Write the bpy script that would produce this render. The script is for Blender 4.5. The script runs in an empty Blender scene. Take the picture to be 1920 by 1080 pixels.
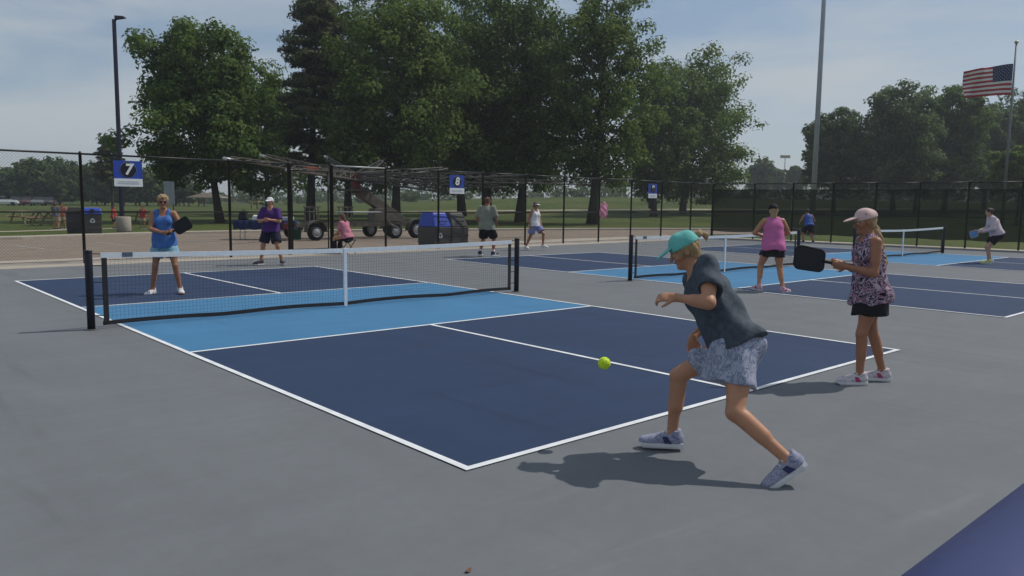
import bpy, bmesh, math, random
import numpy as np
from mathutils import Vector, Matrix
R = math.radians
sc = bpy.context.scene
C = sc.collection
PI = math.pi
V = Vector

# ------------------------------------------------------------------ camera
CAM = V((-2.8233, -3.5178, 1.5773)); YAW, PITCH, ROLL, FPX = 0.73210, -0.10883, 0.01295, 1470.5
def basis():
    f = V((math.sin(YAW)*math.cos(PITCH), math.cos(YAW)*math.cos(PITCH), math.sin(PITCH)))
    r = V((math.cos(YAW), -math.sin(YAW), 0)); u = r.cross(f)
    c, s = math.cos(ROLL), math.sin(ROLL)
    return c*r + s*u, -s*r + c*u, f
CR, CU, CF = basis()
cam_d = bpy.data.cameras.new('camera'); cam = bpy.data.objects.new('camera', cam_d); C.objects.link(cam)
cam.matrix_world = Matrix(((CR.x, CU.x, -CF.x, CAM.x), (CR.y, CU.y, -CF.y, CAM.y), (CR.z, CU.z, -CF.z, CAM.z), (0, 0, 0, 1)))
cam_d.sensor_width = 36; cam_d.lens = FPX/1920*36; cam_d.clip_start = 0.05; cam_d.clip_end = 3000
sc.camera = cam

# ------------------------------------------------------------------ sky, sun, exposure
SUN_AZ, SUN_EL = 109.0, 53.0            # azimuth from +Y towards +X
world = bpy.data.worlds.new('World'); sc.world = world; world.use_nodes = True
wn = world.node_tree; wn.nodes.clear(); wl = wn.links.new
w_out = wn.nodes.new('ShaderNodeOutputWorld'); w_bg = wn.nodes.new('ShaderNodeBackground')
sky = wn.nodes.new('ShaderNodeTexSky'); sky.sky_type = 'NISHITA'; sky.sun_disc = False
sky.sun_elevation = R(SUN_EL); sky.sun_rotation = R(SUN_AZ); sky.air_density = 1.0; sky.dust_density = 0.5; sky.ozone_density = 1.6
w_tc = wn.nodes.new('ShaderNodeTexCoord'); w_map = wn.nodes.new('ShaderNodeMapping')
w_map.inputs['Scale'].default_value = (1.3, 1.3, 6.5); w_map.inputs['Rotation'].default_value = (0.10, -0.14, 0.5)
wl(w_tc.outputs['Generated'], w_map.inputs['Vector'])
w_n = wn.nodes.new('ShaderNodeTexNoise'); w_n.inputs['Scale'].default_value = 1.5; w_n.inputs['Detail'].default_value = 7; w_n.inputs['Roughness'].default_value = 0.55; w_n.inputs['Distortion'].default_value = 0.5
wl(w_map.outputs['Vector'], w_n.inputs['Vector'])
w_r = wn.nodes.new('ShaderNodeValToRGB'); w_r.color_ramp.elements[0].position = 0.40; w_r.color_ramp.elements[0].color = (0.0, 0.0, 0.0, 1)
w_r.color_ramp.elements[1].position = 0.63; w_r.color_ramp.elements[1].color = (0.9, 0.9, 0.9, 1)
wl(w_n.outputs['Fac'], w_r.inputs['Fac'])
w_mix = wn.nodes.new('ShaderNodeMix'); w_mix.data_type = 'RGBA'
w_veil = wn.nodes.new('ShaderNodeMix'); w_veil.data_type = 'RGBA'; w_veil.inputs['Factor'].default_value = 0.5; w_veil.inputs['B'].default_value = (3.1, 4.0, 5.2, 1)   # even high veil
wl(sky.outputs['Color'], w_veil.inputs['A'])
wl(w_r.outputs['Color'], w_mix.inputs['Factor']); wl(w_veil.outputs['Result'], w_mix.inputs['A'])
w_mix.inputs['B'].default_value = (5.3, 5.8, 6.2, 1)       # thin white cloud
wl(w_mix.outputs['Result'], w_bg.inputs['Color']); w_bg.inputs['Strength'].default_value = 0.090
wl(w_bg.outputs['Background'], w_out.inputs['Surface'])
sun_d = bpy.data.lights.new('sun', 'SUN'); sun_d.energy = 2.9; sun_d.angle = R(0.6); sun_d.color = (1.0, 0.95, 0.87)
sun = bpy.data.objects.new('sun', sun_d); C.objects.link(sun)
SUN = V((math.sin(R(SUN_AZ))*math.cos(R(SUN_EL)), math.cos(R(SUN_AZ))*math.cos(R(SUN_EL)), math.sin(R(SUN_EL))))
sun.rotation_euler = SUN.to_track_quat('Z', 'Y').to_euler(); sun.location = (0, 0, 40)
sc.view_settings.view_transform = 'Standard'; sc.view_settings.look = 'None'; sc.view_settings.exposure = 0.0; sc.view_settings.gamma = 1.0
sc.view_settings.use_curve_mapping = False
sc.render.engine = 'CYCLES'; sc.cycles.max_bounces = 6; sc.cycles.transparent_max_bounces = 16
sc.cycles.use_denoising = True

# ------------------------------------------------------------------ survey helpers: photograph pixel (1920 wide) -> place
def ray(u, v): return CR*((u-960)/FPX) + CU*((540-v)/FPX) + CF
def G(u, v, z=0.0):
    d = ray(u, v); return CAM + d*((z-CAM.z)/d.z)
def AT(u, v, D): return CAM + ray(u, v)*D
def ATY(u, v, Y):
    d = ray(u, v); return CAM + d*((Y-CAM.y)/d.y)
def depth(p): return (V(p)-CAM).dot(CF)

# ------------------------------------------------------------------ materials
MATS = {}
def mat(name, col, rough=0.6, var=0.12, scale=6.0, bump=0.0, bscale=40.0, metal=0.0, spec=0.3, col2=None, sheen=0.0, stretch=None):
    if name in MATS: return MATS[name]
    m = bpy.data.materials.new(name); m.use_nodes = True; nt = m.node_tree; b = nt.nodes['Principled BSDF']; l = nt.links.new
    b.inputs['Roughness'].default_value = rough; b.inputs['Metallic'].default_value = metal; b.inputs['Specular IOR Level'].default_value = spec
    if sheen: b.inputs['Sheen Weight'].default_value = sheen
    tc = nt.nodes.new('ShaderNodeTexCoord'); mp = nt.nodes.new('ShaderNodeMapping')
    if stretch: mp.inputs['Scale'].default_value = stretch
    l(tc.outputs['Object'], mp.inputs['Vector'])
    n = nt.nodes.new('ShaderNodeTexNoise'); n.inputs['Scale'].default_value = scale; n.inputs['Detail'].default_value = 5
    l(mp.outputs['Vector'], n.inputs['Vector'])
    r = nt.nodes.new('ShaderNodeValToRGB'); r.color_ramp.elements[0].position = 0.3; r.color_ramp.elements[1].position = 0.7
    c2 = col2 or tuple(min(1, c*(1+var)) for c in col); c1 = col if col2 else tuple(c*(1-var) for c in col)
    r.color_ramp.elements[0].color = (*c1, 1); r.color_ramp.elements[1].color = (*c2, 1)
    l(n.outputs['Fac'], r.inputs['Fac']); l(r.outputs['Color'], b.inputs['Base Color'])
    if bump:
        n2 = nt.nodes.new('ShaderNodeTexNoise'); n2.inputs['Scale'].default_value = bscale; n2.inputs['Detail'].default_value = 4
        l(mp.outputs['Vector'], n2.inputs['Vector'])
        bp = nt.nodes.new('ShaderNodeBump'); bp.inputs['Strength'].default_value = bump; bp.inputs['Distance'].default_value = 0.02
        l(n2.outputs['Fac'], bp.inputs['Height']); l(bp.outputs['Normal'], b.inputs['Normal'])
    MATS[name] = m
    return m
def blotch(name, cols, scale, rough=0.85, soft=False):
    """printed cloth: flat blotches of several colours"""
    m = bpy.data.materials.new(name); m.use_nodes = True; nt = m.node_tree; b = nt.nodes['Principled BSDF']; l = nt.links.new
    b.inputs['Roughness'].default_value = rough; b.inputs['Specular IOR Level'].default_value = 0.15
    tc = nt.nodes.new('ShaderNodeTexCoord')
    n = nt.nodes.new('ShaderNodeTexNoise'); n.inputs['Scale'].default_value = scale; n.inputs['Detail'].default_value = 3; n.inputs['Roughness'].default_value = 0.6; n.inputs['Distortion'].default_value = 1.2
    l(tc.outputs['Object'], n.inputs['Vector'])
    r = nt.nodes.new('ShaderNodeValToRGB'); cr = r.color_ramp
    cr.interpolation = 'LINEAR' if soft else 'CONSTANT'
    k = len(cols)
    while len(cr.elements) < k: cr.elements.new(0.5)
    for i, c in enumerate(cols):
        cr.elements[i].position = 0.0 if i == 0 else 0.36 + 0.30*(i-1)/max(1, k-2); cr.elements[i].color = (*c, 1)
    l(n.outputs['Fac'], r.inputs['Fac']); l(r.outputs['Color'], b.inputs['Base Color'])
    MATS[name] = m
    return m

# ------------------------------------------------------------------ mesh helpers
def new_obj(name, me, m=None, parent=None):
    o = bpy.data.objects.new(name, me); C.objects.link(o)
    if m is not None:
        for x in (m if isinstance(m, (list, tuple)) else [m]): me.materials.append(x)
    if parent is not None: o.parent = parent
    return o
def tag(o, label=None, cat=None, group=None, kind=None):
    if label: o['label'] = label
    if cat: o['category'] = cat
    if group: o['group'] = group
    if kind: o['kind'] = kind
    return o
def empty(name, loc=(0, 0, 0), rz=0.0, label=None, cat=None, group=None, kind=None):
    o = bpy.data.objects.new(name, None); C.objects.link(o); o.location = loc; o.rotation_euler = (0, 0, rz); o.empty_display_size = 0.2
    return tag(o, label, cat, group, kind)
def copy_tree(o, parent=None):
    c = o.copy(); C.objects.link(c); c.parent = parent
    for ch in list(o.children): copy_tree(ch, c)
    return c
class MB:
    """collects simple solids into one mesh"""
    def __init__(s): s.v = []; s.f = []; s.mi = []
    def add(s, vs, fs, mi=0):
        o = len(s.v); s.v += [tuple(v) for v in vs]; s.f += [tuple(i+o for i in f) for f in fs]; s.mi += [mi]*len(fs); return s
    def box(s, lo, hi, mi=0):
        x0, y0, z0 = lo; x1, y1, z1 = hi
        return s.add([(x0,y0,z0),(x1,y0,z0),(x1,y1,z0),(x0,y1,z0),(x0,y0,z1),(x1,y0,z1),(x1,y1,z1),(x0,y1,z1)],
                     [(0,3,2,1),(4,5,6,7),(0,1,5,4),(1,2,6,5),(2,3,7,6),(3,0,4,7)], mi)
    def tube(s, pts, r, n=8, mi=0, cap=True):
        pts = [V(p) for p in pts]; rr = r if isinstance(r, (list, tuple)) else [r]*len(pts)
        o = []; prev = None
        for i, p in enumerate(pts):
            d = (pts[min(i+1, len(pts)-1)] - pts[max(i-1, 0)]).normalized()
            a = d.cross(V((0, 0, 1)) if abs(d.z) < 0.9 else V((1, 0, 0))) if prev is None else prev - d*prev.dot(d)
            a.normalize(); prev = a; b = d.cross(a)
            o += [p + (a*math.cos(2*PI*k/n) + b*math.sin(2*PI*k/n))*rr[i] for k in range(n)]
        fs = [(i*n+k, i*n+(k+1) % n, (i+1)*n+(k+1) % n, (i+1)*n+k) for i in range(len(pts)-1) for k in range(n)]
        if cap: fs += [tuple(range(n))[::-1], tuple((len(pts)-1)*n+k for k in range(n))]
        return s.add(o, fs, mi)
    def bar(s, a, b, w, h, mi=0):
        a, b = V(a), V(b); d = (b-a).normalized(); x = d.cross(V((0, 0, 1)) if abs(d.z) < 0.95 else V((0, 1, 0))).normalized()*w/2; y = x.cross(d).normalized()*h/2
        vs = [a-x-y, a+x-y, a+x+y, a-x+y, b-x-y, b+x-y, b+x+y, b-x+y]
        return s.add(vs, [(0,3,2,1),(4,5,6,7),(0,1,5,4),(1,2,6,5),(2,3,7,6),(3,0,4,7)], mi)
    def prism(s, poly, z0, z1, mi=0):
        n = len(poly); vs = [(x, y, z0) for x, y in poly] + [(x, y, z1) for x, y in poly]
        return s.add(vs, [tuple(range(n))[::-1], tuple(range(n, 2*n))] + [(i, (i+1) % n, n+(i+1) % n, n+i) for i in range(n)], mi)
    def lathe(s, prof, n=16, c=(0, 0, 0), mi=0):
        vs = [(c[0]+r*math.cos(2*PI*k/n), c[1]+r*math.sin(2*PI*k/n), c[2]+z) for r, z in prof for k in range(n)]
        m = len(prof)
        fs = [(i*n+k, i*n+(k+1) % n, (i+1)*n+(k+1) % n, (i+1)*n+k) for i in range(m-1) for k in range(n)]
        return s.add(vs, fs + [tuple(range(n))[::-1], tuple((m-1)*n+k for k in range(n))], mi)
    def xf(s, M): s.v = [tuple(M @ V(v)) for v in s.v]; return s
    def mesh(s, name, smooth=False):
        me = bpy.data.meshes.new(name); me.from_pydata(s.v, [], s.f); me.polygons.foreach_set('material_index', s.mi)
        if smooth: me.polygons.foreach_set('use_smooth', [True]*len(s.f))
        me.update(); return me
    def build(s, name, m, parent=None, smooth=False, bevel=0.0):
        o = new_obj(name, s.mesh(name, smooth), m, parent)
        if bevel:
            b = o.modifiers.new('bevel', 'BEVEL'); b.width = bevel; b.segments = 2; b.limit_method = 'ANGLE'
        return o

# ------------------------------------------------------------------ ground, lawn, car park, court slab
def sstep(a, b, x): t = min(1, max(0, (x-a)/(b-a))); return t*t*(3-2*t)
def terrain(x, y):
    rel = V((x-CAM.x, y-CAM.y, 0)); d = rel.dot(V((math.sin(YAW), math.cos(YAW), 0))); l = rel.dot(V((math.cos(YAW), -math.sin(YAW), 0)))
    if d < 40: return -0.03
    s = l/d
    return -0.03 + 3.0*sstep(62, 175, d)*sstep(-0.35, 0.12, s) + 1.5*sstep(175, 500, d)
def ground():
    xs = [-900, -500, -250, -120] + list(range(-70, 260, 6)) + [280, 330, 400, 600, 900]
    vs = [(x, y, terrain(x, y)) for y in xs for x in xs]; n = len(xs)
    fs = [(j*n+i, j*n+i+1, (j+1)*n+i+1, (j+1)*n+i) for j in range(n-1) for i in range(n-1)]
    me = bpy.data.meshes.new('lawn'); me.from_pydata(vs, [], fs); me.polygons.foreach_set('use_smooth', [True]*len(fs))
    m = bpy.data.materials.new('lawn_grass'); m.use_nodes = True; nt = m.node_tree; b = nt.nodes['Principled BSDF']; l = nt.links.new
    b.inputs['Roughness'].default_value = 0.9; b.inputs['Specular IOR Level'].default_value = 0.1
    tc = nt.nodes.new('ShaderNodeTexCoord')
    def noise(s, d): n = nt.nodes.new('ShaderNodeTexNoise'); n.inputs['Scale'].default_value = s; n.inputs['Detail'].default_value = d; l(tc.outputs['Object'], n.inputs['Vector']); return n
    n1, n2 = noise(0.09, 5), noise(3.0, 6)
    r = nt.nodes.new('ShaderNodeValToRGB'); e = r.color_ramp.elements
    e[0].position = 0.32; e[0].color = (0.058, 0.085, 0.022, 1); e[1].position = 0.72; e[1].color = (0.135, 0.135, 0.045, 1)
    x = e.new(0.5); x.color = (0.085, 0.115, 0.03, 1)
    l(n1.outputs['Fac'], r.inputs['Fac'])
    mx = nt.nodes.new('ShaderNodeMix'); mx.data_type = 'RGBA'; mx.blend_type = 'MULTIPLY'; mx.inputs['Factor'].default_value = 0.7
    r2 = nt.nodes.new('ShaderNodeValToRGB'); r2.color_ramp.elements[0].position = 0.35; r2.color_ramp.elements[0].color = (0.45, 0.45, 0.4, 1); r2.color_ramp.elements[1].position = 0.65
    l(n2.outputs['Fac'], r2.inputs['Fac']); l(r.outputs['Color'], mx.inputs['A']); l(r2.outputs['Color'], mx.inputs['B']); l(mx.outputs['Result'], b.inputs['Base Color'])
    bp = nt.nodes.new('ShaderNodeBump'); bp.inputs['Strength'].default_value = 0.6; bp.inputs['Distance'].default_value = 0.1; l(n2.outputs['Fac'], bp.inputs['Height']); l(bp.outputs['Normal'], b.inputs['Normal'])
    tag(new_obj('lawn', me, m), kind='structure')
ground()
def strip(name, near, far, z, m, zb=None):
    """sheet between two polylines of equal length, with a real edge when zb is given"""
    n = len(near); vs = [(x, y, z) for x, y in near] + [(x, y, z) for x, y in far]
    fs = [(i, i+1, n+i+1, n+i) for i in range(n-1)]
    if zb is not None:
        b = len(vs); vs += [(x, y, zb) for x, y in near] + [(x, y, zb) for x, y in far]
        fs += [(b+i, b+i+1, i+1, i) for i in range(n-1)] + [(n+i, n+i+1, b+n+i+1, b+n+i) for i in range(n-1)] + [(b, 0, n, b+n), (n-1, b+n-1, b+2*n-1, 2*n-1)]
    me = bpy.data.meshes.new(name); me.from_pydata(vs, [], fs)
    return tag(new_obj(name, me, m), kind='structure')
def fence_y(x): return 17.15 + (x-2)*0.048                     # the long fence
CORNER = V((30.0, fence_y(30.0), 0))
def fence_x(y): return 30.0 + (CORNER.y-y)*0.10                 # the short fence with the windscreen
concrete = mat('concrete', (0.38, 0.335, 0.28), 0.85, 0.10, 3.0, 0.2, 30)
asphalt = mat('car_park_asphalt', (0.220, 0.176, 0.140), 0.9, 0.10, 1.2, 0.25, 60)
white_paint = mat('white_line_paint', (0.72, 0.74, 0.76), 0.6, 0.12, 5, spec=0.2)
old_paint = mat('worn_line_paint', (0.36, 0.34, 0.31), 0.8, 0.2, 5)
def court_mat(name, col, var):
    m = bpy.data.materials.new(name); m.use_nodes = True; nt = m.node_tree; b = nt.nodes['Principled BSDF']; l = nt.links.new
    b.inputs['Roughness'].default_value = 0.78; b.inputs['Specular IOR Level'].default_value = 0.22
    geo = nt.nodes.new('ShaderNodeNewGeometry')
    def noise(s, d, dist=0, st=(1, 1, 1), rot=0):
        mp = nt.nodes.new('ShaderNodeMapping'); mp.inputs['Scale'].default_value = st; mp.inputs['Rotation'].default_value = (0, 0, rot); l(geo.outputs['Position'], mp.inputs['Vector'])
        n = nt.nodes.new('ShaderNodeTexNoise'); n.inputs['Scale'].default_value = s; n.inputs['Detail'].default_value = d; n.inputs['Distortion'].default_value = dist; l(mp.outputs['Vector'], n.inputs['Vector']); return n
    a = noise(0.8, 4, 1.5, (1, 0.22, 1), 0.5); d = noise(2.6, 4, 0.8, (0.25, 1, 1), -0.3); f = noise(9, 6)
    def mul(x, lo, hi, prev):
        r = nt.nodes.new('ShaderNodeMapRange'); r.inputs['From Min'].default_value = 0.3; r.inputs['From Max'].default_value = 0.7; r.inputs['To Min'].default_value = lo; r.inputs['To Max'].default_value = hi
        l(x.outputs['Fac'], r.inputs['Value'])
        mx = nt.nodes.new('ShaderNodeMix'); mx.data_type = 'RGBA'; mx.blend_type = 'MULTIPLY'; mx.inputs['Factor'].default_value = 1
        if isinstance(prev, tuple): mx.inputs['A'].default_value = prev
        else: l(prev, mx.inputs['A'])
        l(r.outputs['Result'], mx.inputs['B']); return mx.outputs['Result']
    o = mul(f, 1-var*0.5, 1+var*0.5, mul(d, 1-var*0.7, 1+var*0.7, mul(a, 1-var, 1+var, (*col, 1))))
    def scuff(prev, s, st, rot, lo, p0, p1):
        n = noise(s, 5, 2.2, st, rot); r = nt.nodes.new('ShaderNodeMapRange'); r.inputs['From Min'].default_value = p0; r.inputs['From Max'].default_value = p1; r.inputs['To Min'].default_value = 1.0; r.inputs['To Max'].default_value = lo
        l(n.outputs['Fac'], r.inputs['Value']); mx = nt.nodes.new('ShaderNodeMix'); mx.data_type = 'RGBA'; mx.blend_type = 'MULTIPLY'; mx.inputs['Factor'].default_value = 1; l(prev, mx.inputs['A']); l(r.outputs['Result'], mx.inputs['B']); return mx.outputs['Result']
    o = scuff(o, 1.6, (1, 0.12, 1), 0.9, 0.90, 0.60, 0.70); o = scuff(o, 2.4, (0.10, 1, 1), 0.3, 1.08, 0.62, 0.72); o = scuff(o, 70, (1, 1, 1), 0, 0.90, 0.5, 0.72)
    l(o, b.inputs['Base Color'])
    g = noise(220, 3); bp = nt.nodes.new('ShaderNodeBump'); bp.inputs['Strength'].default_value = 0.25; bp.inputs['Distance'].default_value = 0.004
    l(g.outputs['Fac'], bp.inputs['Height']); l(bp.outputs['Normal'], b.inputs['Normal'])
    return m
grey_acrylic = court_mat('grey_acrylic', (0.153, 0.163, 0.175), 0.06)
navy_acrylic = court_mat('navy_acrylic', (0.026, 0.046, 0.100), 0.08)
sky_acrylic = court_mat('light_blue_acrylic', (0.060, 0.190, 0.350), 0.06)
XS = [-40, -20, -8, 2, 12, 22, 30.0]
strip('court_slab', [(x, -30) for x in XS] + [(fence_x(-30)-0.25, -30)], [(x, fence_y(x)-0.75) for x in XS] + [(30.2, fence_y(30)-0.9)], 0.0, grey_acrylic, -0.2)
strip('fence_footing_strip', [(x, fence_y(x)-0.75) for x in XS], [(x, fence_y(x)+(1.75 if x < 20 else 2.6)) for x in XS], 0.006, concrete, -0.2)
YS = [-30, -10, 0, 6, 12, fence_y(30)-0.85]
strip('fence_footing_strip', [(fence_x(y)-0.55, y) for y in YS], [(fence_x(y)+0.75, y) for y in YS], 0.010, concrete, -0.2)
LOTF = [(-40, 29.0), (-20, 29.3), (3, 29.8), (9, 32.0), (14, 32.2), (28, 29.3), (34, 27.5), (48, 22.0)]
LOTN = [(-40, 16.9), (-20, 17.8), (1, 18.8), (7, 19.1), (12, 19.3), (22, 20.6), (31, 21.3), (40, 19.2)]
strip('car_park', LOTN, LOTF, -0.004, asphalt)
strip('pavement', LOTF, [(x, y+1.1) for x, y in LOTF], 0.085, concrete, -0.2)
strip('path', [(30, 70), (70, 58), (110, 40), (150, 10)], [(31, 72.5), (72, 60.5), (113, 42), (153, 12)], 0.0, mat('path_gravel', (0.33, 0.29, 0.21), 0.9))
for o in [o for o in C.objects if o.name == 'path']:
    for v in o.data.vertices: v.co.z = terrain(v.co.x, v.co.y) + 0.25
tag(strip('path', [(-40, 35.6), (-10, 36.2), (4, 37.2), (10, 40)], [(-40, 37.0), (-10, 37.6), (4, 38.4), (9.5, 41)], -0.012, MATS['path_gravel']))
for i, (a, b) in enumerate([((30, 461), (85, 467)), ((176, 454), (250, 461)), ((330, 449), (400, 455))]):
    p, q = G(*a), G(*b); m = MB(); d = (q-p).normalized(); n = V((-d.y, d.x, 0))*0.05
    m.add([p-n, q-n, q+n, p+n], [(0, 1, 2, 3)]); o = m.build('parking_line', old_paint); o.location.z = 0.002; tag(o, kind='structure')

# ------------------------------------------------------------------ courts
CW, CL = 6.096, 13.411; CN = CL/2; CK = 2.134; CX, CY2 = 10.075, 0.09
def sheet(name, x0, y0, x1, y1, z, m, parent):
    me = bpy.data.meshes.new(name); me.from_pydata([(x0, y0, z), (x1, y0, z), (x1, y1, z), (x0, y1, z)], [], [(0, 1, 2, 3)]); return new_obj(name, me, m, parent)
for i, cname in enumerate(['nearest', 'middle', 'farthest']):
    t = empty('pickleball_court', (i*CX, CY2*min(i, 1), 0), kind='structure')
    t['label'] = f'{cname} painted pickleball court, navy with light blue kitchen'
    for y0, y1 in ((0, CN-CK), (CN+CK, CL)):
        sheet('service_box', 0, y0, CW/2, y1, 0.004, navy_acrylic, t); sheet('service_box', CW/2, y0, CW, y1, 0.004, navy_acrylic, t)
    sheet('kitchen', 0, CN-CK, CW, CN+CK, 0.004, sky_acrylic, t)
    h = 0.026
    for x in (0, CW): sheet('side_line', x-h, -h, x+h, CL+h, 0.0085, white_paint, t)
    for y in (0, CL): sheet('base_line', h, y-h, CW-h, y+h, 0.008, white_paint, t)
    for y in (CN-CK, CN+CK): sheet('kitchen_line', h, y-h, CW-h, y+h, 0.008, white_paint, t)
    sheet('centre_line', CW/2-h, h, CW/2+h, CN-CK-h, 0.0085, white_paint, t); sheet('centre_line', CW/2-h, CN+CK+h, CW/2+h, CL-h, 0.0085, white_paint, t)

# ------------------------------------------------------------------ nets
post_paint = mat('black_navy_powder_coat', (0.012, 0.013, 0.022), 0.4, 0.15, 20, spec=0.4)
tape_white = mat('white_net_tape', (0.66, 0.69, 0.72), 0.8, 0.06, 14, 0.15, 60)
cord = mat('black_net_cord', (0.028, 0.028, 0.030), 0.85, 0.1, 8)
patch = mat('blue_grey_patch', (0.09, 0.12, 0.17), 0.7, 0.1, 30)
def net(i, label):
    t = empty('pickleball_net', (i*CX+CW/2, CY2*min(i, 1)+CN, 0), 0, label, 'net', 'nets across the courts')
    HW = 3.42; sx = HW-0.17
    def top(x): return 0.872 + 0.048*(abs(x)/HW)**1.5
    def wob(x): return 0.012*math.sin(2.1*x+0.4) + 0.006*math.sin(5.3*x)
    for s in (-1, 1):
        p = MB().lathe([(0.044, 0.0), (0.044, 0.915), (0.040, 0.928)], 16, (s*HW, 0, 0)).build('post', post_paint, t, True)
        MB().lathe([(0.047, 0.928), (0.047, 0.945), (0.03, 0.953)], 16, (s*HW, 0, 0)).build('cap', post_paint, p, True)
        MB().lathe([(0.085, 0.0), (0.085, 0.006), (0.06, 0.010)], 16, (s*HW, 0, 0)).build('ground_sleeve', mat('grey_sleeve', (0.1, 0.1, 0.1), 0.6), p)
        m = MB().box((s*sx-0.03, -0.008, 0.07), (s*sx+0.03, 0.008, 0.90)); m.build('side_band', cord, t, bevel=0.004)
        lc = MB()
        for z in (0.16, 0.36, 0.56, 0.76, 0.9): lc.tube([(s*sx, 0, z), (s*(HW-0.03), 0, z+0.008)], 0.006, 5)
        tag(lc.build('lacing', cord, t), kind='stuff')
    n = 40; xs = [-sx-0.04+(2*sx+0.08)*k/n for k in range(n+1)]
    def band(z0f, z1f, th, name, m, wf):
        b = MB(); pr = []
        for x in xs:
            y = wf(x); pr += [(x, y-th, z0f(x)), (x, y-th, z1f(x)), (x, y+th, z1f(x)), (x, y+th, z0f(x))]
        fs = []
        for k in range(n):
            a = 4*k
            fs += [(a, a+4, a+5, a+1), (a+1, a+5, a+6, a+2), (a+2, a+6, a+7, a+3), (a+3, a+7, a+4, a)]
        fs += [(0, 1, 2, 3), (4*n+3, 4*n+2, 4*n+1, 4*n)]
        b.add(pr, fs); return b.build(name, m, t)
    tp = band(lambda x: top(x)-0.062, top, 0.010, 'top_tape', tape_white, lambda x: 0.0)
    band(lambda x: 0.030+0.02*abs(math.sin(1.7*x)), lambda x: 0.080+0.02*abs(math.sin(1.7*x)), 0.006, 'bottom_band', cord, wob)
    MB().box((-sx+0.20, -0.0125, top(sx)-0.058), (-sx+0.32, 0.0125, top(sx)-0.004)).build('patch', patch, tp)
    st = MB().box((-0.027, -0.016, 0.012), (0.027, 0.016, 0.878)); st.build('centre_strap', tape_white, t, bevel=0.004)
    # the netting: vertical and horizontal cords, one real prism each
    g = 0.046; w = MB(); r = 0.0010
    for k in range(int(2*sx/g)):
        x = -sx+g*k+0.02; z0, z1 = 0.05, top(x)-0.06; y0 = wob(x)
        for a in range(3):
            c1, s1, c2, s2 = (math.cos(2*PI*a/3), math.sin(2*PI*a/3), math.cos(2*PI*(a+1)/3), math.sin(2*PI*(a+1)/3))
            w.add([(x+r*c1, y0+r*s1, z0), (x+r*c2, y0+r*s2, z0), (x+r*c2, r*s2, z1), (x+r*c1, r*s1, z1)], [(0, 1, 2, 3)])
    for j in range(17):
        q = (j+0.5)/17
        w.tube([(x, wob(x)*(1-q), 0.08+(top(x)-0.062-0.08)*q) for x in xs[::2]], r, 3, cap=False)
    tag(w.build('netting', cord, t), kind='stuff')
    return t
net(0, 'pickleball net across the nearest court, white tape on black netting')
net(1, 'pickleball net across the middle court behind the player in pink')
net(2, 'pickleball net across the farthest court near the dark windscreen')
# ------------------------------------------------------------------ chain link fences
black_vinyl = mat('black_vinyl_pipe', (0.014, 0.015, 0.016), 0.45, 0.2, 12, spec=0.35)
wire_mat = mat('black_vinyl_wire', (0.018, 0.019, 0.019), 0.6, 0.1, 5)
galv_lit = mat('galvanised_and_lit_pipe', (0.42, 0.43, 0.42), 0.45, 0.12, 9, metal=0.3)
FH = 2.58
def fence_hit(u, v=400):
    d = ray(u, v); t = (17.15 + (CAM.x-2)*0.048 - CAM.y)/(d.y - 0.048*d.x); return (CAM + d*t)
def chain(mb, a, b, z0, z1, off=V((0, 0, 0))):
    d = (b-a); L = d.length; d.normalize(); n = V((-d.y, d.x, 0)); sp = 0.072; H = z1-z0; r = 0.0014
    def wire(p, q):
        ax = (q-p).normalized(); s = ax.cross(n).normalized(); tri = [s*r, (n*0.87-s*0.5)*r, (-n*0.87-s*0.5)*r]
        mb.add([p+t for t in tri]+[q+t for t in tri], [(0, 1, 4, 3), (1, 2, 5, 4), (2, 0, 3, 5)])
    k = 0
    while k*sp < L+H:
        s0 = k*sp
        for sg in (1, -1):
            # rising to the right (sg=1) or to the left
            sa, sb = (s0-H, s0) if sg == 1 else (s0, s0-H)
            za, zb = z0, z1; lo, hi = 0.0, L
            def clip(sv, zv, so, zo):
                if sv < lo: f = (lo-sv)/(so-sv); return lo, zv+(zo-zv)*f
                if sv > hi: f = (hi-sv)/(so-sv); return hi, zv+(zo-zv)*f
                return sv, zv
            pa = clip(sa, za, sb, zb); pb = clip(sb, zb, sa, za)
            if abs(pa[0]-pb[0]) > 0.02: wire(a+d*pa[0]+V((0, 0, pa[1]))+n*0.002*sg, a+d*pb[0]+V((0, 0, pb[1]))+n*0.002*sg)
        k += 1
def pipe(p, q, r, name, m, parent, n=10): return MB().tube([p, q], r, n).build(name, m, parent, True)
def post_at(x, y, r, parent, h=FH, m=None):
    p = MB().lathe([(r, 0.0), (r, h-0.02), (r*1.15, h-0.02), (r*1.15, h+0.02), (r*0.5, h+0.06)], 12, (x, y, 0)).build('post', m or black_vinyl, parent, True); return p
lf = empty('chain_link_fence', (0, 0, 0), 0, 'long black chain link fence with numbered signs between courts and car park', 'fence')
us = [155, 431, 543, 622, 723, 822, 905, 985, 1057, 1123, 1183, 1240, 1295]
xs_ = [-9.0, -5.2, -1.5] + [fence_hit(u).x for u in us] + [30.0]
for k, x in enumerate(xs_):
    big = k in (5, 6, len(xs_)-1); post_at(x, fence_y(x), 0.058 if big else 0.036, lf)
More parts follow.
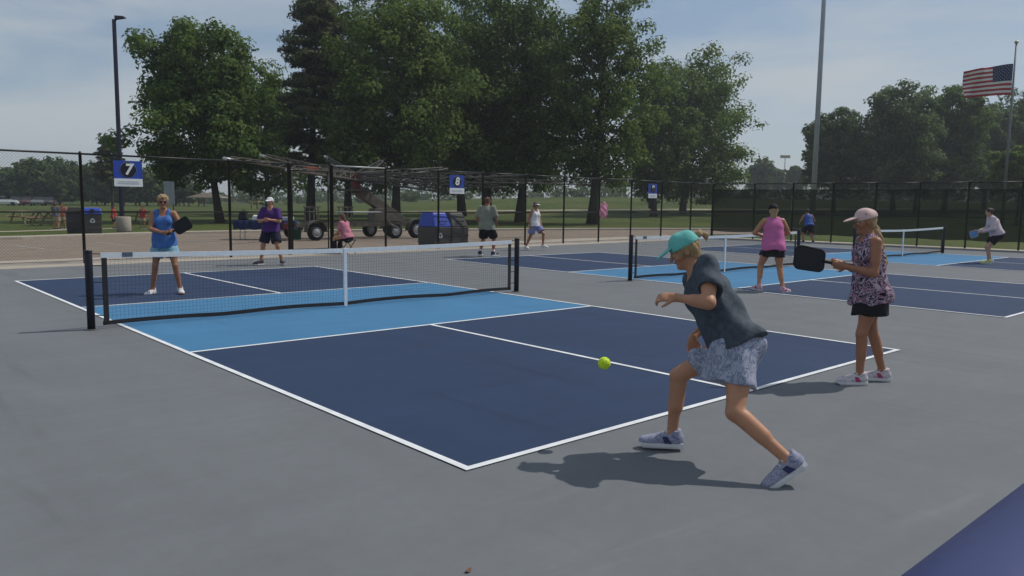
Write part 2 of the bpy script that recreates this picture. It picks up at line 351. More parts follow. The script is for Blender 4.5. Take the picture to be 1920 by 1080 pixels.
for k in range(len(xs_)-1):
    a, b = V((xs_[k], fence_y(xs_[k]), 0)), V((xs_[k+1], fence_y(xs_[k+1]), 0))
    gm = galv_lit if k == 6 else black_vinyl  # one panel's rails get the pale pipe to paint in their sunlit highlight
    pipe(a+V((0, 0, FH)), b+V((0, 0, FH)), 0.024, 'top_rail', gm, lf)
    pipe(a+V((0, 0.05, 1.22)), b+V((0, 0.05, 1.22)), 0.021, 'middle_rail', gm, lf)
    pipe(a+V((0, 0.0, 0.07)), b+V((0, 0.0, 0.07)), 0.006, 'bottom_wire', black_vinyl, lf, 6)
a, b = V((-9.0, fence_y(-9), 0)), V((30.0, fence_y(30), 0)); mb = MB(); chain(mb, a+V((0, -0.04, 0)), b+V((0, -0.04, 0)), 0.05, FH)
tag(mb.build('wire_mesh', wire_mat, lf), kind='stuff')
# gate leaf frame between the two heavy posts
for z in (0.14, 2.40): pipe(V((xs_[5]+0.09, fence_y(xs_[5])+0.03, z)), V((xs_[6]-0.09, fence_y(xs_[6])+0.03, z)), 0.02, 'gate_rail', black_vinyl, lf)
for x in (xs_[5]+0.10, xs_[6]-0.10): pipe(V((x, fence_y(x)+0.03, 0.14)), V((x, fence_y(x)+0.03, 2.40)), 0.02, 'gate_stile', black_vinyl, lf)
rf = empty('windscreen_fence', (0, 0, 0), 0, 'black chain link fence hung with dark green windscreen behind the farthest court', 'fence')
def rhit(u):
    d = ray(u, 410); x0 = 30.0 + CORNER.y*0.10; t = (x0 - 0.10*CAM.y - CAM.x)/(d.x + 0.10*d.y); return CAM + d*t
ry = [CORNER.y] + [rhit(u).y for u in (1413, 1485, 1560, 1640, 1722, 1813, 1914)]; ry += [ry[-1]-1.9, ry[-1]-3.8, ry[-1]-5.7]
screen = bpy.data.materials.new('windscreen_cloth'); screen.use_nodes = True
nt = screen.node_tree; bs = nt.nodes['Principled BSDF']; bs.inputs['Base Color'].default_value = (0.026, 0.034, 0.024, 1); bs.inputs['Roughness'].default_value = 0.9; bs.inputs['Specular IOR Level'].default_value = 0.1
tr = nt.nodes.new('ShaderNodeBsdfTransparent'); mxs = nt.nodes.new('ShaderNodeMixShader'); mxs.inputs[0].default_value = 0.90
nt.links.new(tr.outputs[0], mxs.inputs[1]); nt.links.new(bs.outputs[0], mxs.inputs[2]); nt.links.new(mxs.outputs[0], nt.nodes['Material Output'].inputs[0])
for k, y in enumerate(ry):
    if k: post_at(fence_x(y), y, 0.036, rf)
for k in range(len(ry)-1):
    a, b = V((fence_x(ry[k]), ry[k], 0)), V((fence_x(ry[k+1]), ry[k+1], 0))
    pipe(a+V((0, 0, FH)), b+V((0, 0, FH)), 0.024, 'top_rail', black_vinyl, rf); pipe(a+V((0.05, 0, 1.22)), b+V((0.05, 0, 1.22)), 0.021, 'middle_rail', black_vinyl, rf)
    p = MB(); n = 10; vs = []
    for i in range(n+1):
        q = a.lerp(b, i/n); w = 0.025*math.sin(i*1.3+k*2)
        for j in range(6): vs.append((q.x-0.075+w*math.sin(j*1.1+k), q.y, 0.33+(2.34-0.33)*j/5 - (0.03*math.sin(PI*i/n) if j in (0, 5) else 0)))
    p.add(vs, [(i*6+j, (i+1)*6+j, (i+1)*6+j+1, i*6+j+1) for i in range(n) for j in range(5)])
    o = p.build('windscreen_panel', screen, rf, True)
a, b = V((fence_x(ry[0]), ry[0], 0)), V((fence_x(ry[-1]), ry[-1], 0)); mb = MB(); chain(mb, a, b, 0.05, FH); tag(mb.build('wire_mesh', wire_mat, rf), kind='stuff')

# ------------------------------------------------------------------ court number signs
sign_blue = mat('sign_blue', (0.028, 0.065, 0.36), 0.45, 0.05, 5); sign_black = mat('sign_black', (0.012, 0.012, 0.02), 0.5, 0.05); sign_white = mat('sign_white', (0.70, 0.72, 0.72), 0.5, 0.04); sign_grey = mat('sign_pale_grey', (0.45, 0.50, 0.52), 0.5, 0.04)
def text_mesh(s, size, ext, shear=0.0, bold=0.0):
    cu = bpy.data.curves.new('numeral', 'FONT'); cu.body = s; cu.size = size; cu.extrude = ext; cu.shear = shear; cu.offset = bold; cu.align_x = 'CENTER'; cu.align_y = 'CENTER'
    to = bpy.data.objects.new('numeral_tmp', cu); C.objects.link(to); dg = bpy.context.evaluated_depsgraph_get(); me = bpy.data.meshes.new_from_object(to.evaluated_get(dg)); bpy.data.objects.remove(to); me.materials.clear(); return me
for u, s, w, lab in ((241, '7', 0.66, 'square blue court sign with a white seven on black disc'), (853, '8', 0.64, 'blue court sign with a white eight, above the recycling bins'), (1219, '9', 0.64, 'small blue court sign with a white nine, right of the tall tree')):
    p = fence_hit(u); t = empty('court_sign', (p.x, p.y-0.10, 1.84), math.atan(0.048), lab, 'sign', 'court number signs on the fence')
    MB().box((-w/2, -0.006, 0), (w/2, 0.006, 0.62)).build('panel', sign_blue, t)
    MB().box((-w/2, -0.012, 0.0), (w/2, -0.008, 0.19)).build('white_strip', sign_white, t)
    MB().box((-w/2+0.1, -0.016, 0.105), (w/2-0.1, -0.014, 0.125)).build('printed_line', sign_grey, t); MB().box((-w/2+0.07, -0.016, 0.06), (w/2-0.07, -0.014, 0.082)).build('printed_line', sign_grey, t)
    M = Matrix.Translation((0, -0.008, 0.405)) @ Matrix.Rotation(PI/2, 4, 'X')
    MB().lathe([(0.190, 0.0), (0.190, 0.003)], 40).xf(M).build('ring', sign_grey, t)
    MB().lathe([(0.186, 0.0), (0.186, 0.006)], 40).xf(M).build('disc', sign_black, t)
    o = new_obj('numeral', text_mesh(s, 0.36, 0.003, 0.15, 0.012), sign_white, t); o.matrix_local = Matrix.Translation((0, -0.020, 0.405)) @ Matrix.Rotation(PI/2, 4, 'X')

# ------------------------------------------------------------------ poles and flag
navy_steel = mat('navy_pole_paint', (0.022, 0.022, 0.05), 0.4, 0.1, 4, spec=0.4); pale_steel = mat('pale_pole_steel', (0.34, 0.36, 0.40), 0.5, 0.08, 3, metal=0.2)
b0 = G(230, 436); lp = empty('light_pole', (b0.x, b0.y, 0), -YAW, 'dark blue car park light pole with a single lamp head', 'light pole')
MB().lathe([(0.26, -0.1), (0.26, 0.06), (0.24, 0.09)], 20).build('concrete_base', concrete, lp)
MB().tube([(0, 0, 0.08), (0, 0, 9.3)], [0.105, 0.085], 4).xf(Matrix.Rotation(PI/4, 4, 'Z')).build('shaft', navy_steel, lp)
m = MB(); m.tube([(0.0, 0, 9.22), (0.12, 0, 9.33), (0.2, 0, 9.36)], 0.05, 8); m.build('arm', navy_steel, lp)
MB().add([(0.08, -0.14, 9.30), (0.5, -0.13, 9.36), (0.5, 0.13, 9.36), (0.08, 0.14, 9.30), (0.08, -0.14, 9.45), (0.46, -0.1, 9.43), (0.46, 0.1, 9.43), (0.08, 0.14, 9.45)], [(0,3,2,1),(4,5,6,7),(0,1,5,4),(1,2,6,5),(2,3,7,6),(3,0,4,7)]).build('lamp_head', navy_steel, lp, bevel=0.02)
b0 = G(1521, 442); tp = empty('floodlight_pole', (b0.x, b0.y, 0), 0, 'very tall pale steel pole rising behind the windscreen fence', 'light pole')
MB().tube([(0, 0, -0.05), (0, 0, 9), (0, 0, 24)], [0.145, 0.12, 0.08], 16).build('shaft', pale_steel, tp, True); MB().lathe([(0.28, -0.05), (0.28, 0.05), (0.2, 0.07)], 16).build('base_plate', pale_steel, tp)
cb = MB().box((-1.2, -0.06, 23.7), (1.2, 0.06, 23.85)).build('crossarm', pale_steel, tp)
for k in range(4): MB().box((-1.1+0.65*k, -0.35, 23.86), (-0.85+0.65*k, 0.1, 24.2)).build('floodlight', pale_steel, cb, bevel=0.03)
b0 = G(1877, 440); fp = empty('flagpole', (b0.x, b0.y, 0), 0, 'tall flagpole with a gold ball, carrying the flag', 'flagpole')
DF = depth((b0.x, b0.y, 0)); ztop = AT(1901, 90, DF).z
MB().tube([(0, 0, -0.05), (0, 0, ztop)], [0.10, 0.05], 12).build('shaft', mat('grey_flagpole', (0.16, 0.17, 0.19), 0.45, 0.1, 3, metal=0.3), fp, True)
MB().lathe([(0.02, -0.1), (0.09, -0.06), (0.12, 0.0), (0.09, 0.07), (0.02, 0.1)], 14, (0, 0, ztop+0.09)).build('ball', mat('gold_ball', (0.45, 0.40, 0.30), 0.3, 0.05, metal=0.6), fp, True)
MB().tube([(0.11, 0, 0.9), (0.085, 0, ztop-0.1)], 0.008, 5).build('halyard', mat('rope', (0.5, 0.5, 0.48), 0.8), fp)
fl_r = mat('flag_red', (0.36, 0.035, 0.045), 0.8, 0.05); fl_w = mat('flag_white', (0.62, 0.60, 0.60), 0.8, 0.04); fl_b = mat('flag_blue', (0.022, 0.03, 0.10), 0.8, 0.05)
ft = empty('flag', (b0.x, b0.y, AT(1891, 182, DF).z), -YAW, 'red and white striped flag with starred blue canton, flying from the flagpole', 'flag')
FW, FHH, NX, NZ = 2.95, 1.82, 52, 52
def fpt(s, t, off=0.0):          # s along the fly, t up the hoist
    w = 0.24*s**0.8*math.sin(9.5*s - 2.2*t + 0.6) + 0.09*s*math.sin(19*s + 4*t); return (-0.09 - FW*s*(0.97-0.03*math.sin(9*s)), w + off, FHH*t*(1-0.14*s) - 0.10*s - 0.12*s*s + 0.02*math.sin(9*s))
vs = [fpt(i/NX, j/NZ) for j in range(NZ+1) for i in range(NX+1)]; m = MB()
for j in range(NZ):
    for i in range(NX):
        st = int((j+0.5)/NZ*13); inb = (i+0.5)/NX < 0.4 and st >= 6
        m.f.append((j*(NX+1)+i, j*(NX+1)+i+1, (j+1)*(NX+1)+i+1, (j+1)*(NX+1)+i)); m.mi.append(2 if inb else (0 if st % 2 == 0 else 1))
m.v = vs; cl = m.build('cloth', [fl_r, fl_w, fl_b], ft, True)
sm = cl.modifiers.new('thick', 'SOLIDIFY'); sm.thickness = 0.012; sm.offset = 0
m = MB()
for rr in range(9):
    for cc in range(6 if rr % 2 == 0 else 5):
        s0 = (0.033 + 0.066*cc + (0.033 if rr % 2 else 0)); t0 = 6/13 + 7/13*(rr+1)/10
        for off in (-0.012, 0.012):
            pts = []
            for k in range(10):
                a = PI/2 + k*PI/5; q = 0.034 if k % 2 == 0 else 0.014; pts.append(fpt(s0+q*math.cos(a)/FW*1.0, t0+q*math.sin(a)/FHH, off))
            o = len(m.v); m.v += [fpt(s0, t0, off)] + pts; m.f += [(o, o+1+k, o+1+(k+1) % 10) for k in range(10)]; m.mi += [0]*10
tag(m.build('stars', fl_w, ft), kind='stuff')

# ------------------------------------------------------------------ bins
bin_dark = mat('dark_grey_plastic', (0.036, 0.036, 0.040), 0.55, 0.12, 6); bin_grey = mat('grey_brown_plastic', (0.060, 0.057, 0.056), 0.55, 0.12, 6); lid_blue = mat('blue_plastic_lid', (0.035, 0.075, 0.42), 0.42, 0.06, 5); bin_black = mat('black_plastic', (0.02, 0.022, 0.022), 0.5, 0.1); hole = mat('dark_opening', (0.008, 0.008, 0.008), 0.9, 0.0)
def recycle(parent, x, y, z, s, rz):
    """three chasing arrows"""
    for k in range(3):
        m = MB(); a = 2*PI*k/3
        pl = [(-0.30, 0.50), (0.02, 0.50), (0.02, 0.66), (0.42, 0.36), (0.02, 0.08), (0.02, 0.24), (-0.30, 0.24), (-0.46, 0.37)]
        pl = [(px*math.cos(a)-py*math.sin(a), px*math.sin(a)+py*math.cos(a)) for px, py in pl]
        m.prism([(px*s, py*s) for px, py in pl][::-1], 0, 0.004)
        o = m.build('recycling_arrow', sign_grey, parent); o.matrix_local = Matrix.Translation((x, y, z)) @ Matrix.Rotation(rz, 4, 'Z') @ Matrix.Rotation(PI/2, 4, 'X')
def bin_body(t, w, d, h, m):
    MB().add([(-w/2, -d/2, 0), (w/2, -d/2, 0), (w/2, d/2, 0), (-w/2, d/2, 0), (-w/2*1.06, -d/2*1.06, h), (w/2*1.06, -d/2*1.06, h), (w/2*1.06, d/2*1.06, h), (-w/2*1.06, d/2*1.06, h)], [(0,3,2,1),(4,5,6,7),(0,1,5,4),(1,2,6,5),(2,3,7,6),(3,0,4,7)]).build('body', m, t, bevel=0.03)
    for z in (0.25, 0.55):
        MB().box((-w/2*1.04-0.012, -d/2*1.04-0.012, h*z), (w/2*1.04+0.012, d/2*1.04+0.012, h*z+0.03)).build('rib', m, t, bevel=0.01)
p = G(142, 441); t = empty('litter_bin', (p.x, p.y-0.05, 0.085), -YAW+0.55, 'black litter bin beside the grey recycling bin at the car park edge', 'bin'); bin_body(t, 0.62, 0.62, 0.82, bin_dark)
MB().add([(-0.36, -0.36, 0.82), (0.36, -0.36, 0.82), (0.36, 0.36, 0.82), (-0.36, 0.36, 0.82), (-0.22, -0.2, 1.06), (0.22, -0.2, 1.06), (0.22, 0.3, 1.06), (-0.22, 0.3, 1.06)], [(0,3,2,1),(4,5,6,7),(0,1,5,4),(1,2,6,5),(2,3,7,6),(3,0,4,7)]).build('lid', bin_black, t, bevel=0.03)
p = G(173, 441); t = empty('recycling_bin', (p.x, p.y-0.05, 0.085), -YAW+0.55, 'grey recycling bin with a blue lid beside the black litter bin', 'bin'); bin_body(t, 0.66, 0.64, 0.80, bin_grey)
ld = MB().add([(-0.38, -0.37, 0.80), (0.38, -0.37, 0.80), (0.38, 0.37, 0.80), (-0.38, 0.37, 0.80), (-0.31, -0.25, 1.03), (0.31, -0.25, 1.03), (0.31, 0.33, 1.05), (-0.31, 0.33, 1.05)], [(0,3,2,1),(4,5,6,7),(0,1,5,4),(1,2,6,5),(2,3,7,6),(3,0,4,7)]).build('lid', lid_blue, t, bevel=0.03)
MB().lathe([(0.09, 0), (0.09, 0.02)], 16).xf(Matrix.Translation((0, -0.33, 0.91)) @ Matrix.Rotation(PI/2-0.5, 4, 'X')).build('opening', hole, ld)
recycle(t, 0.0, -0.355, 0.52, 0.17, 0)
for u, c, lab in ((839, 'blue', 'large grey bin with bright blue lid, just behind the fence'), (871, 'grey', 'large grey bin with brown-grey sloping lid, right of the blue-lidded bin')):
    p = fence_hit(u); p = V((p.x, fence_y(p.x)+0.72, 0.006)); t = empty('recycling_bin' if c == 'blue' else 'litter_bin', p, math.atan(0.048)+0.05, lab, 'bin'); w = 0.80
    bin_body(t, w*0.95, 0.86, 0.70, bin_grey)
    lm = lid_blue if c == 'blue' else bin_grey
    ld = MB().add([(-w/2, -0.45, 0.70), (w/2, -0.45, 0.70), (w/2, 0.45, 0.70), (-w/2, 0.45, 0.70), (-0.31, -0.22, 1.20), (0.31, -0.22, 1.20), (0.31, 0.34, 1.20), (-0.31, 0.34, 1.20)], [(0,3,2,1),(4,5,6,7),(0,1,5,4),(1,2,6,5),(2,3,7,6),(3,0,4,7)]).build('lid', lm, t, bevel=0.05)
    MB().tube([(-0.15, -0.40, 0.86), (-0.15, -0.44, 0.90), (0.15, -0.44, 0.90), (0.15, -0.40, 0.86)], 0.015, 6).build('handle', bin_black, ld)
    if c == 'blue': recycle(t, -0.16, -0.475, 0.42, 0.17, 0)
p = G(230, 438); t = empty('litter_bin', (p.x, p.y-0.2, 0.083), 0, 'round pale concrete litter bin in front of the blue light pole', 'bin')
MB().lathe([(0.28, 0), (0.30, 0.05), (0.30, 0.62), (0.27, 0.66), (0.22, 0.66), (0.21, 0.4)], 24).build('body', mat('pebble_concrete', (0.36, 0.33, 0.28), 0.9, 0.25, 60, 0.5, 120), t, True)
MB().lathe([(0.20, 0.42), (0.20, 0.60)], 18).build('liner', bin_black, t)
p = G(556, 449); t = empty('green_bin', (p.x, p.y, -0.004), 0, 'small green plastic bin behind the fence gate', 'bin')
MB().lathe([(0.17, 0), (0.21, 0.55), (0.235, 0.56), (0.235, 0.60)], 18).build('body', mat('green_plastic', (0.03, 0.13, 0.085), 0.5), t, True); MB().lathe([(0.24, 0.602), (0.22, 0.66), (0.05, 0.70)], 18).build('lid', MATS['green_plastic'], t, True)
p = AT(1221, 386, 100); z0 = terrain(p.x, p.y); t = empty('litter_bin', (p.x, p.y, z0-0.05), 0, 'small black park bin far off on the lawn, below the nine sign', 'bin')
MB().lathe([(0.36, 0), (0.42, 1.0)], 14).build('body', bin_black, t, True); MB().lathe([(0.46, 1.0), (0.40, 1.18), (0.1, 1.3)], 14).build('lid', bin_black, t, True)

# ------------------------------------------------------------------ long-armed trailer
tr_grey = mat('weathered_trailer_steel', (0.110, 0.098, 0.082), 0.6, 0.2, 5, metal=0.2); tr_dark = mat('dark_boom_steel', (0.050, 0.048, 0.045), 0.6, 0.2, 5, metal=0.2); tyre = mat('tyre_rubber', (0.015, 0.015, 0.016), 0.85, 0.15, 20); rim_m = mat('wheel_rim', (0.42, 0.43, 0.45), 0.4, 0.08, 6, metal=0.4); red_p = mat('red_hub_paint', (0.13, 0.016, 0.012), 0.5, 0.15, 5)
W1, W2 = G(592, 451), G(780, 446); ax = (W2-W1); ax.z = 0; ang = math.atan2(ax.y, ax.x); TL = ax.length
tl = empty('folding_boom_trailer', (W1.x, W1.y, -0.004), ang, 'two-axle trailer with long steel booms folded out above it, parked behind the fence', 'trailer')
m = MB()
for y in (0.15, 1.75): m.box((-0.75, y-0.06, 0.52), (TL+0.9, y+0.06, 0.68))
for x in (-0.6, 0.6, 1.8, 3.0, TL): m.box((x-0.05, 0.21, 0.54), (x+0.05, 1.69, 0.66))
m.build('chassis', tr_grey, tl)
m = MB().bar((TL+0.9, 0.2, 0.6), (TL+2.4, 0.95, 0.58), 0.1, 0.12); m.bar((TL+0.9, 1.7, 0.6), (TL+2.4, 0.95, 0.58), 0.1, 0.12); m.build('tongue', tr_grey, tl)
def wheel(x, y, r, parent):
    M = Matrix.Translation((x, y, r)) @ Matrix.Rotation(PI/2, 4, 'X')
    w = MB().lathe([(r*0.58, -0.11), (r*0.9, -0.12), (r, -0.08), (r, 0.08), (r*0.9, 0.12), (r*0.58, 0.11)], 24).xf(M).build('wheel', tyre, parent, True)
    MB().lathe([(r*0.57, -0.1), (r*0.57, 0.118), (r*0.45, 0.105), (r*0.30, 0.125), (r*0.12, 0.14)], 18).xf(M).build('rim', rim_m, w)
for x in (0.0, TL-1.1, TL):
    r = 0.33 if x < TL else 0.38
    for y in (0.0, 1.9): wheel(x, y, r, tl)
for y in (-0.02, 1.92):
    for x0 in (0.0, TL): 
        r0 = 0.43 if x0 == 0 else 0.48; pr = [(x0+r0*math.cos(a), r0*math.sin(a)+0.36) for a in [PI*k/10 for k in range(11)]]
        m = MB(); vs = [(x, y-0.15, z) for x, z in pr] + [(x, y+0.15, z) for x, z in pr] + [(x, y-0.15, z-0.025) for x, z in pr] + [(x, y+0.15, z-0.025) for x, z in pr]; n = 11
        m.add(vs, [(i, i+1, n+i+1, n+i) for i in range(n-1)] + [(2*n+i, 3*n+i, 3*n+i+1, 2*n+i+1) for i in range(n-1)] + [(i, 2*n+i, 2*n+i+1, i+1) for i in range(n-1)] + [(n+i, n+i+1, 3*n+i+1, 3*n+i) for i in range(n-1)]); m.build('mudguard', tr_grey, tl)
INV = (Matrix.Translation((W1.x, W1.y, -0.004)) @ Matrix.Rotation(ang, 4, 'Z')).inverted()
def TP(u, v, D): return INV @ AT(u, v, D)
hub = TP(680, 342, 32.2); foot = TP(800, 440, 33.2); foot = V((foot.x, 0.95, 0.66)); hub.y = 0.95
m = MB().bar(foot, hub-V((0, 0, 0.25)), 0.34, 0.42); m.build('mast', tr_grey, tl, bevel=0.02)
m = MB().add([(TL-1.7, 0.7, 0.68), (TL-0.2, 0.7, 0.68), (TL-0.2, 1.2, 0.68), (TL-1.7, 1.2, 0.68), (TL-1.6, 0.7, 1.25), (TL-1.15, 0.7, 1.25), (TL-1.15, 1.2, 1.25), (TL-1.6, 1.2, 1.25)], [(0,3,2,1),(4,5,6,7),(0,1,5,4),(1,2,6,5),(2,3,7,6),(3,0,4,7)]); m.build('mast_housing', tr_grey, tl, bevel=0.02)
m = MB().tube([TP(745, 428, 32.6), TP(731, 420, 32.6), TP(724, 408, 32.6), TP(728, 396, 32.6)], 0.05, 8); m.build('hydraulic_arm', tr_grey, tl, True)
MB().box((hub.x-0.11, hub.y-0.2, hub.z-0.3), (hub.x+0.11, hub.y+0.2, hub.z+0.35)).build('hub', red_p, tl, bevel=0.02); MB().box((hub.x-0.55, hub.y-0.5, hub.z-0.36), (hub.x+0.55, hub.y+0.5, hub.z-0.28)).build('hub_plate', tr_dark, tl)
tips = [(432, 299, 28.5), (498, 294, 33.5), (545, 320, 28.0), (612, 296, 36.0), (715, 304, 37.0), (830, 318, 35.5), (960, 330, 34.5), (1095, 346, 33.5), (935, 352, 31.0), (840, 362, 29.5)]
for k, (u, v, D) in enumerate(tips):
    q = TP(u, v, D); a = hub + V((0, 0, 0.1)); d = q-a; s = d.cross(V((0, 0, 1))).normalized()
    m = MB(); w0, w1 = 0.22, 0.07; NN = 12
    for c in ((-1, 0), (1, 0), (0, 1)):
        o0 = s*w0*c[0] + V((0, 0, 0.30*c[1])); o1 = s*w1*c[0] + V((0, 0, 0.10*c[1])); m.tube([a+o0, q+o1], 0.026, 5)
    for i in range(NN):
        f0, f1 = i/NN, (i+1)/NN
        def cp(f, c): return a + d*f + s*(w0+(w1-w0)*f)*c[0] + V((0, 0, (0.30-0.20*f)*c[1]))
        m.tube([cp(f0, (-1, 0)), cp(f1, (1, 0))], 0.012, 4); m.tube([cp(f0, (1, 0)), cp(f1, (0, 1))], 0.012, 4); m.tube([cp(f0, (0, 1)), cp(f1, (-1, 0))], 0.012, 4)
    bo = m.build('boom', tr_grey if k < 3 else tr_dark, tl)
    MB().tube([q-d.normalized()*0.1, q+d.normalized()*0.28], 0.06, 8).build('pulley_cap', rim_m if k < 4 else tr_dark, bo, True)
q = TP(583, 317, 29.5); MB().box((q.x-0.22, q.y-0.1, q.z-0.06), (q.x+0.22, q.y+0.1, q.z+0.08)).build('red_flag_block', mat('orange_red_paint', (0.26, 0.05, 0.025), 0.5), tl, bevel=0.02)
for x0 in (-0.35, 1.15):
    g = MB()
    for k in range(4): g.box((x0+0.19*k, 0.19, 0.68), (x0+0.19*k+0.05, 0.23, 1.28))
    g.box((x0-0.05, 0.185, 1.28), (x0+0.7, 0.235, 1.33)); g.build('stake_side', tr_grey, tl)
MB().box((-0.95, 0.4, 0.42), (-0.72, 1.5, 0.66)).build('tail_box', mat('dull_red', (0.16, 0.03, 0.03), 0.6), tl, bevel=0.02)

# ------------------------------------------------------------------ folding table with blue cloth and things on it
p = G(500, 449); tb = empty('folding_table', (p.x, p.y, -0.004), -YAW, 'folding table under a dark blue cloth behind the fence', 'table')
MB().box((-1.15, -0.36, 0.715), (1.15, 0.36, 0.745)).build('tabletop', mat('grey_table_plastic', (0.4, 0.4, 0.4), 0.6), tb)
for x in (-0.95, 0.95):
    for y in (-0.28, 0.28): MB().tube([(x, y, 0), (x*0.97, y, 0.715)], 0.016, 8).build('leg', galv_lit, tb, True)
m = MB(); NXX = 46; lo = []; up = []
def rim(f):
    P4 = [(-1.17, -0.38), (1.17, -0.38), (1.17, 0.38), (-1.17, 0.38)]; L = [2.34, 0.76, 2.34, 0.76]; s = f*sum(L)
    for i in range(4):
        if s <= L[i]: a, b = P4[i], P4[(i+1) % 4]; return a[0]+(b[0]-a[0])*s/L[i], a[1]+(b[1]-a[1])*s/L[i]
        s -= L[i]
    return P4[0]
for k in range(NXX*2):
    x, y = rim(k/(NXX*2)); w = 1+0.035*math.sin(k*1.7); up.append((x, y, 0.752)); lo.append((x*w, y*(1+0.1*math.sin(k*1.7)), 0.40+0.02*math.sin(k*0.9)))
n = NXX*2; m.add(up+lo, [tuple(range(n))] + [(i, n+i, n+(i+1) % n, (i+1) % n) for i in range(n)])
tag(m.build('tablecloth', mat('dark_blue_cloth', (0.016, 0.028, 0.085), 0.9), None, True), 'dark blue cloth draped over the folding table', 'tablecloth').matrix_world = Matrix.Translation((p.x, p.y, 0)) @ Matrix.Rotation(-YAW, 4, 'Z')
MW = Matrix.Translation((p.x, p.y, 0.754)) @ Matrix.Rotation(-YAW, 4, 'Z')
m = MB().add([(-0.2, -0.15, 0), (0.2, -0.15, 0), (0.2, 0.15, 0), (-0.2, 0.15, 0), (-0.14, -0.12, 0.16), (0.22, -0.1, 0.2), (0.2, 0.13, 0.15), (-0.16, 0.1, 0.22)], [(0,3,2,1),(4,5,6,7),(0,1,5,4),(1,2,6,5),(2,3,7,6),(3,0,4,7)])
tag(m.build('paper_bag', mat('white_paper', (0.7, 0.7, 0.7), 0.8), None, bevel=0.03), 'crumpled white bag on the blue-clothed table', 'bag').matrix_world = MW @ Matrix.Translation((-0.35, 0, 0))
t = empty('backpack', (0, 0, 0), 0, 'dark backpack standing at the left end of the blue-clothed table', 'backpack'); t.matrix_world = MW @ Matrix.Translation((-0.9, 0, 0))
bpm = mat('black_nylon', (0.018, 0.02, 0.028), 0.8)
MB().add([(-0.19, -0.13, 0), (0.19, -0.13, 0), (0.19, 0.13, 0), (-0.19, 0.13, 0), (-0.14, -0.05, 0.34), (0.14, -0.05, 0.34), (0.14, 0.12, 0.36), (-0.14, 0.12, 0.36)], [(0,3,2,1),(4,5,6,7),(0,1,5,4),(1,2,6,5),(2,3,7,6),(3,0,4,7)]).build('body', bpm, t, bevel=0.05); MB().tube([(-0.05, 0.05, 0.35), (-0.03, 0.05, 0.41), (0.03, 0.05, 0.41), (0.05, 0.05, 0.35)], 0.012, 6).build('handle', bpm, t)
t = empty('cooler', (0, 0, 0), 0, 'small pale cool box at the right end of the blue-clothed table', 'cooler'); t.matrix_world = MW @ Matrix.Translation((0.85, 0, 0))
MB().box((-0.2, -0.14, 0), (0.2, 0.14, 0.10)).build('body', mat('pale_grey_plastic', (0.5, 0.52, 0.55), 0.5), t, bevel=0.02); MB().box((-0.21, -0.15, 0.10), (0.21, 0.15, 0.14)).build('lid', sign_white, t, bevel=0.015)

# ------------------------------------------------------------------ blue padded rail beside the camera
pad = mat('blue_vinyl_pad', (0.026, 0.036, 0.130), 0.45, 0.10, 2.5, 0.35, 4.0, spec=0.5, stretch=(1, 1, 0.3))
dr = ray(2589, 400); dr.z = 0; dr.normalize(); nE = ray(1690, 1080).cross(ray(1920, 905)).normalized(); nE = nE if nE.dot(CR-CU) > 0 else -nE
A0 = CAM + ray(1805, 992)*0.80 + nE*0.118
t = empty('padded_rail', (A0.x, A0.y, 0), 0, 'blue vinyl padded barrier rail cutting across the bottom right corner', 'rail')
P0, P1 = A0-dr*2.2, A0+dr*2.6; base = V((A0.x, A0.y, 0)); nn = 60; m = MB()
m.tube([P0.lerp(P1, i/nn)-base for i in range(nn+1)], 0.118, 48); m.build('pad', pad, t, True)
sd = dr.cross(V((0, 0, 1))).normalized(); m = MB(); m.bar(P0-base-V((0, 0, 0.121)), P1-base-V((0, 0, 0.121)), 0.03, 0.006); m.build('seam', mat('dark_blue_seam', (0.012, 0.014, 0.06), 0.5), t)
for f in (0.12, 0.88):
    q = P0.lerp(P1, f); MB().tube([V((q.x, q.y, 0))-base, V((q.x, q.y, A0.z-0.1))-base], 0.03, 12).build('post', galv_lit, t, True)

# ------------------------------------------------------------------ ball, dead leaf
bp = AT(1133, 681, 5.09); m = bpy.data.meshes.new('ball'); bm = bmesh.new(); bmesh.ops.create_icosphere(bm, subdivisions=4, radius=0.041)
hs = [V((math.sin(t)*math.cos(k*2.39996), math.sin(t)*math.sin(k*2.39996), math.cos(t))) for k in range(30) for t in [math.acos(1-2*(k+0.5)/30)]]
bm.to_mesh(m); bm.free(); bl = new_obj('pickleball', m, mat('yellow_green_plastic', (0.58, 0.80, 0.03), 0.5, 0.04)); bl.location = bp; tag(bl, 'bright yellow-green pickleball in the air over the navy court', 'ball')
for pl in m.polygons: pl.use_smooth = True
bl.modifiers.clear(); hm = MB()
for h in hs:
    q = h.to_track_quat('Z', 'Y').to_matrix().to_4x4(); sub = MB().lathe([(0.0043, 0.0402), (0.0043, 0.0414)], 8).xf(q); hm.add(sub.v, sub.f)
hm.build('holes', mat('ball_hole', (0.30, 0.42, 0.015), 0.9), bl)['kind'] = 'stuff'
q = G(878, 1072); m = MB(); vs = [(0.035*math.cos(a)*(1+0.3*math.cos(3*a)), 0.018*math.sin(a), 0.004+0.012*abs(math.cos(a))) for a in [2*PI*k/12 for k in range(12)]]; m.add([(0, 0, 0.003)]+vs, [(0, 1+k, 1+(k+1) % 12) for k in range(12)])
o = m.build('dead_leaf', mat('dry_leaf', (0.20, 0.10, 0.06), 0.8)); o.scale = (0.6, 0.6, 0.6); o.location = (q.x, q.y, 0.001); o.rotation_euler.z = 0.4; tag(o, 'tiny dry brown leaf on the grey court near the bottom edge', 'leaf')
so = o.modifiers.new('thick', 'SOLIDIFY'); so.thickness = 0.0015
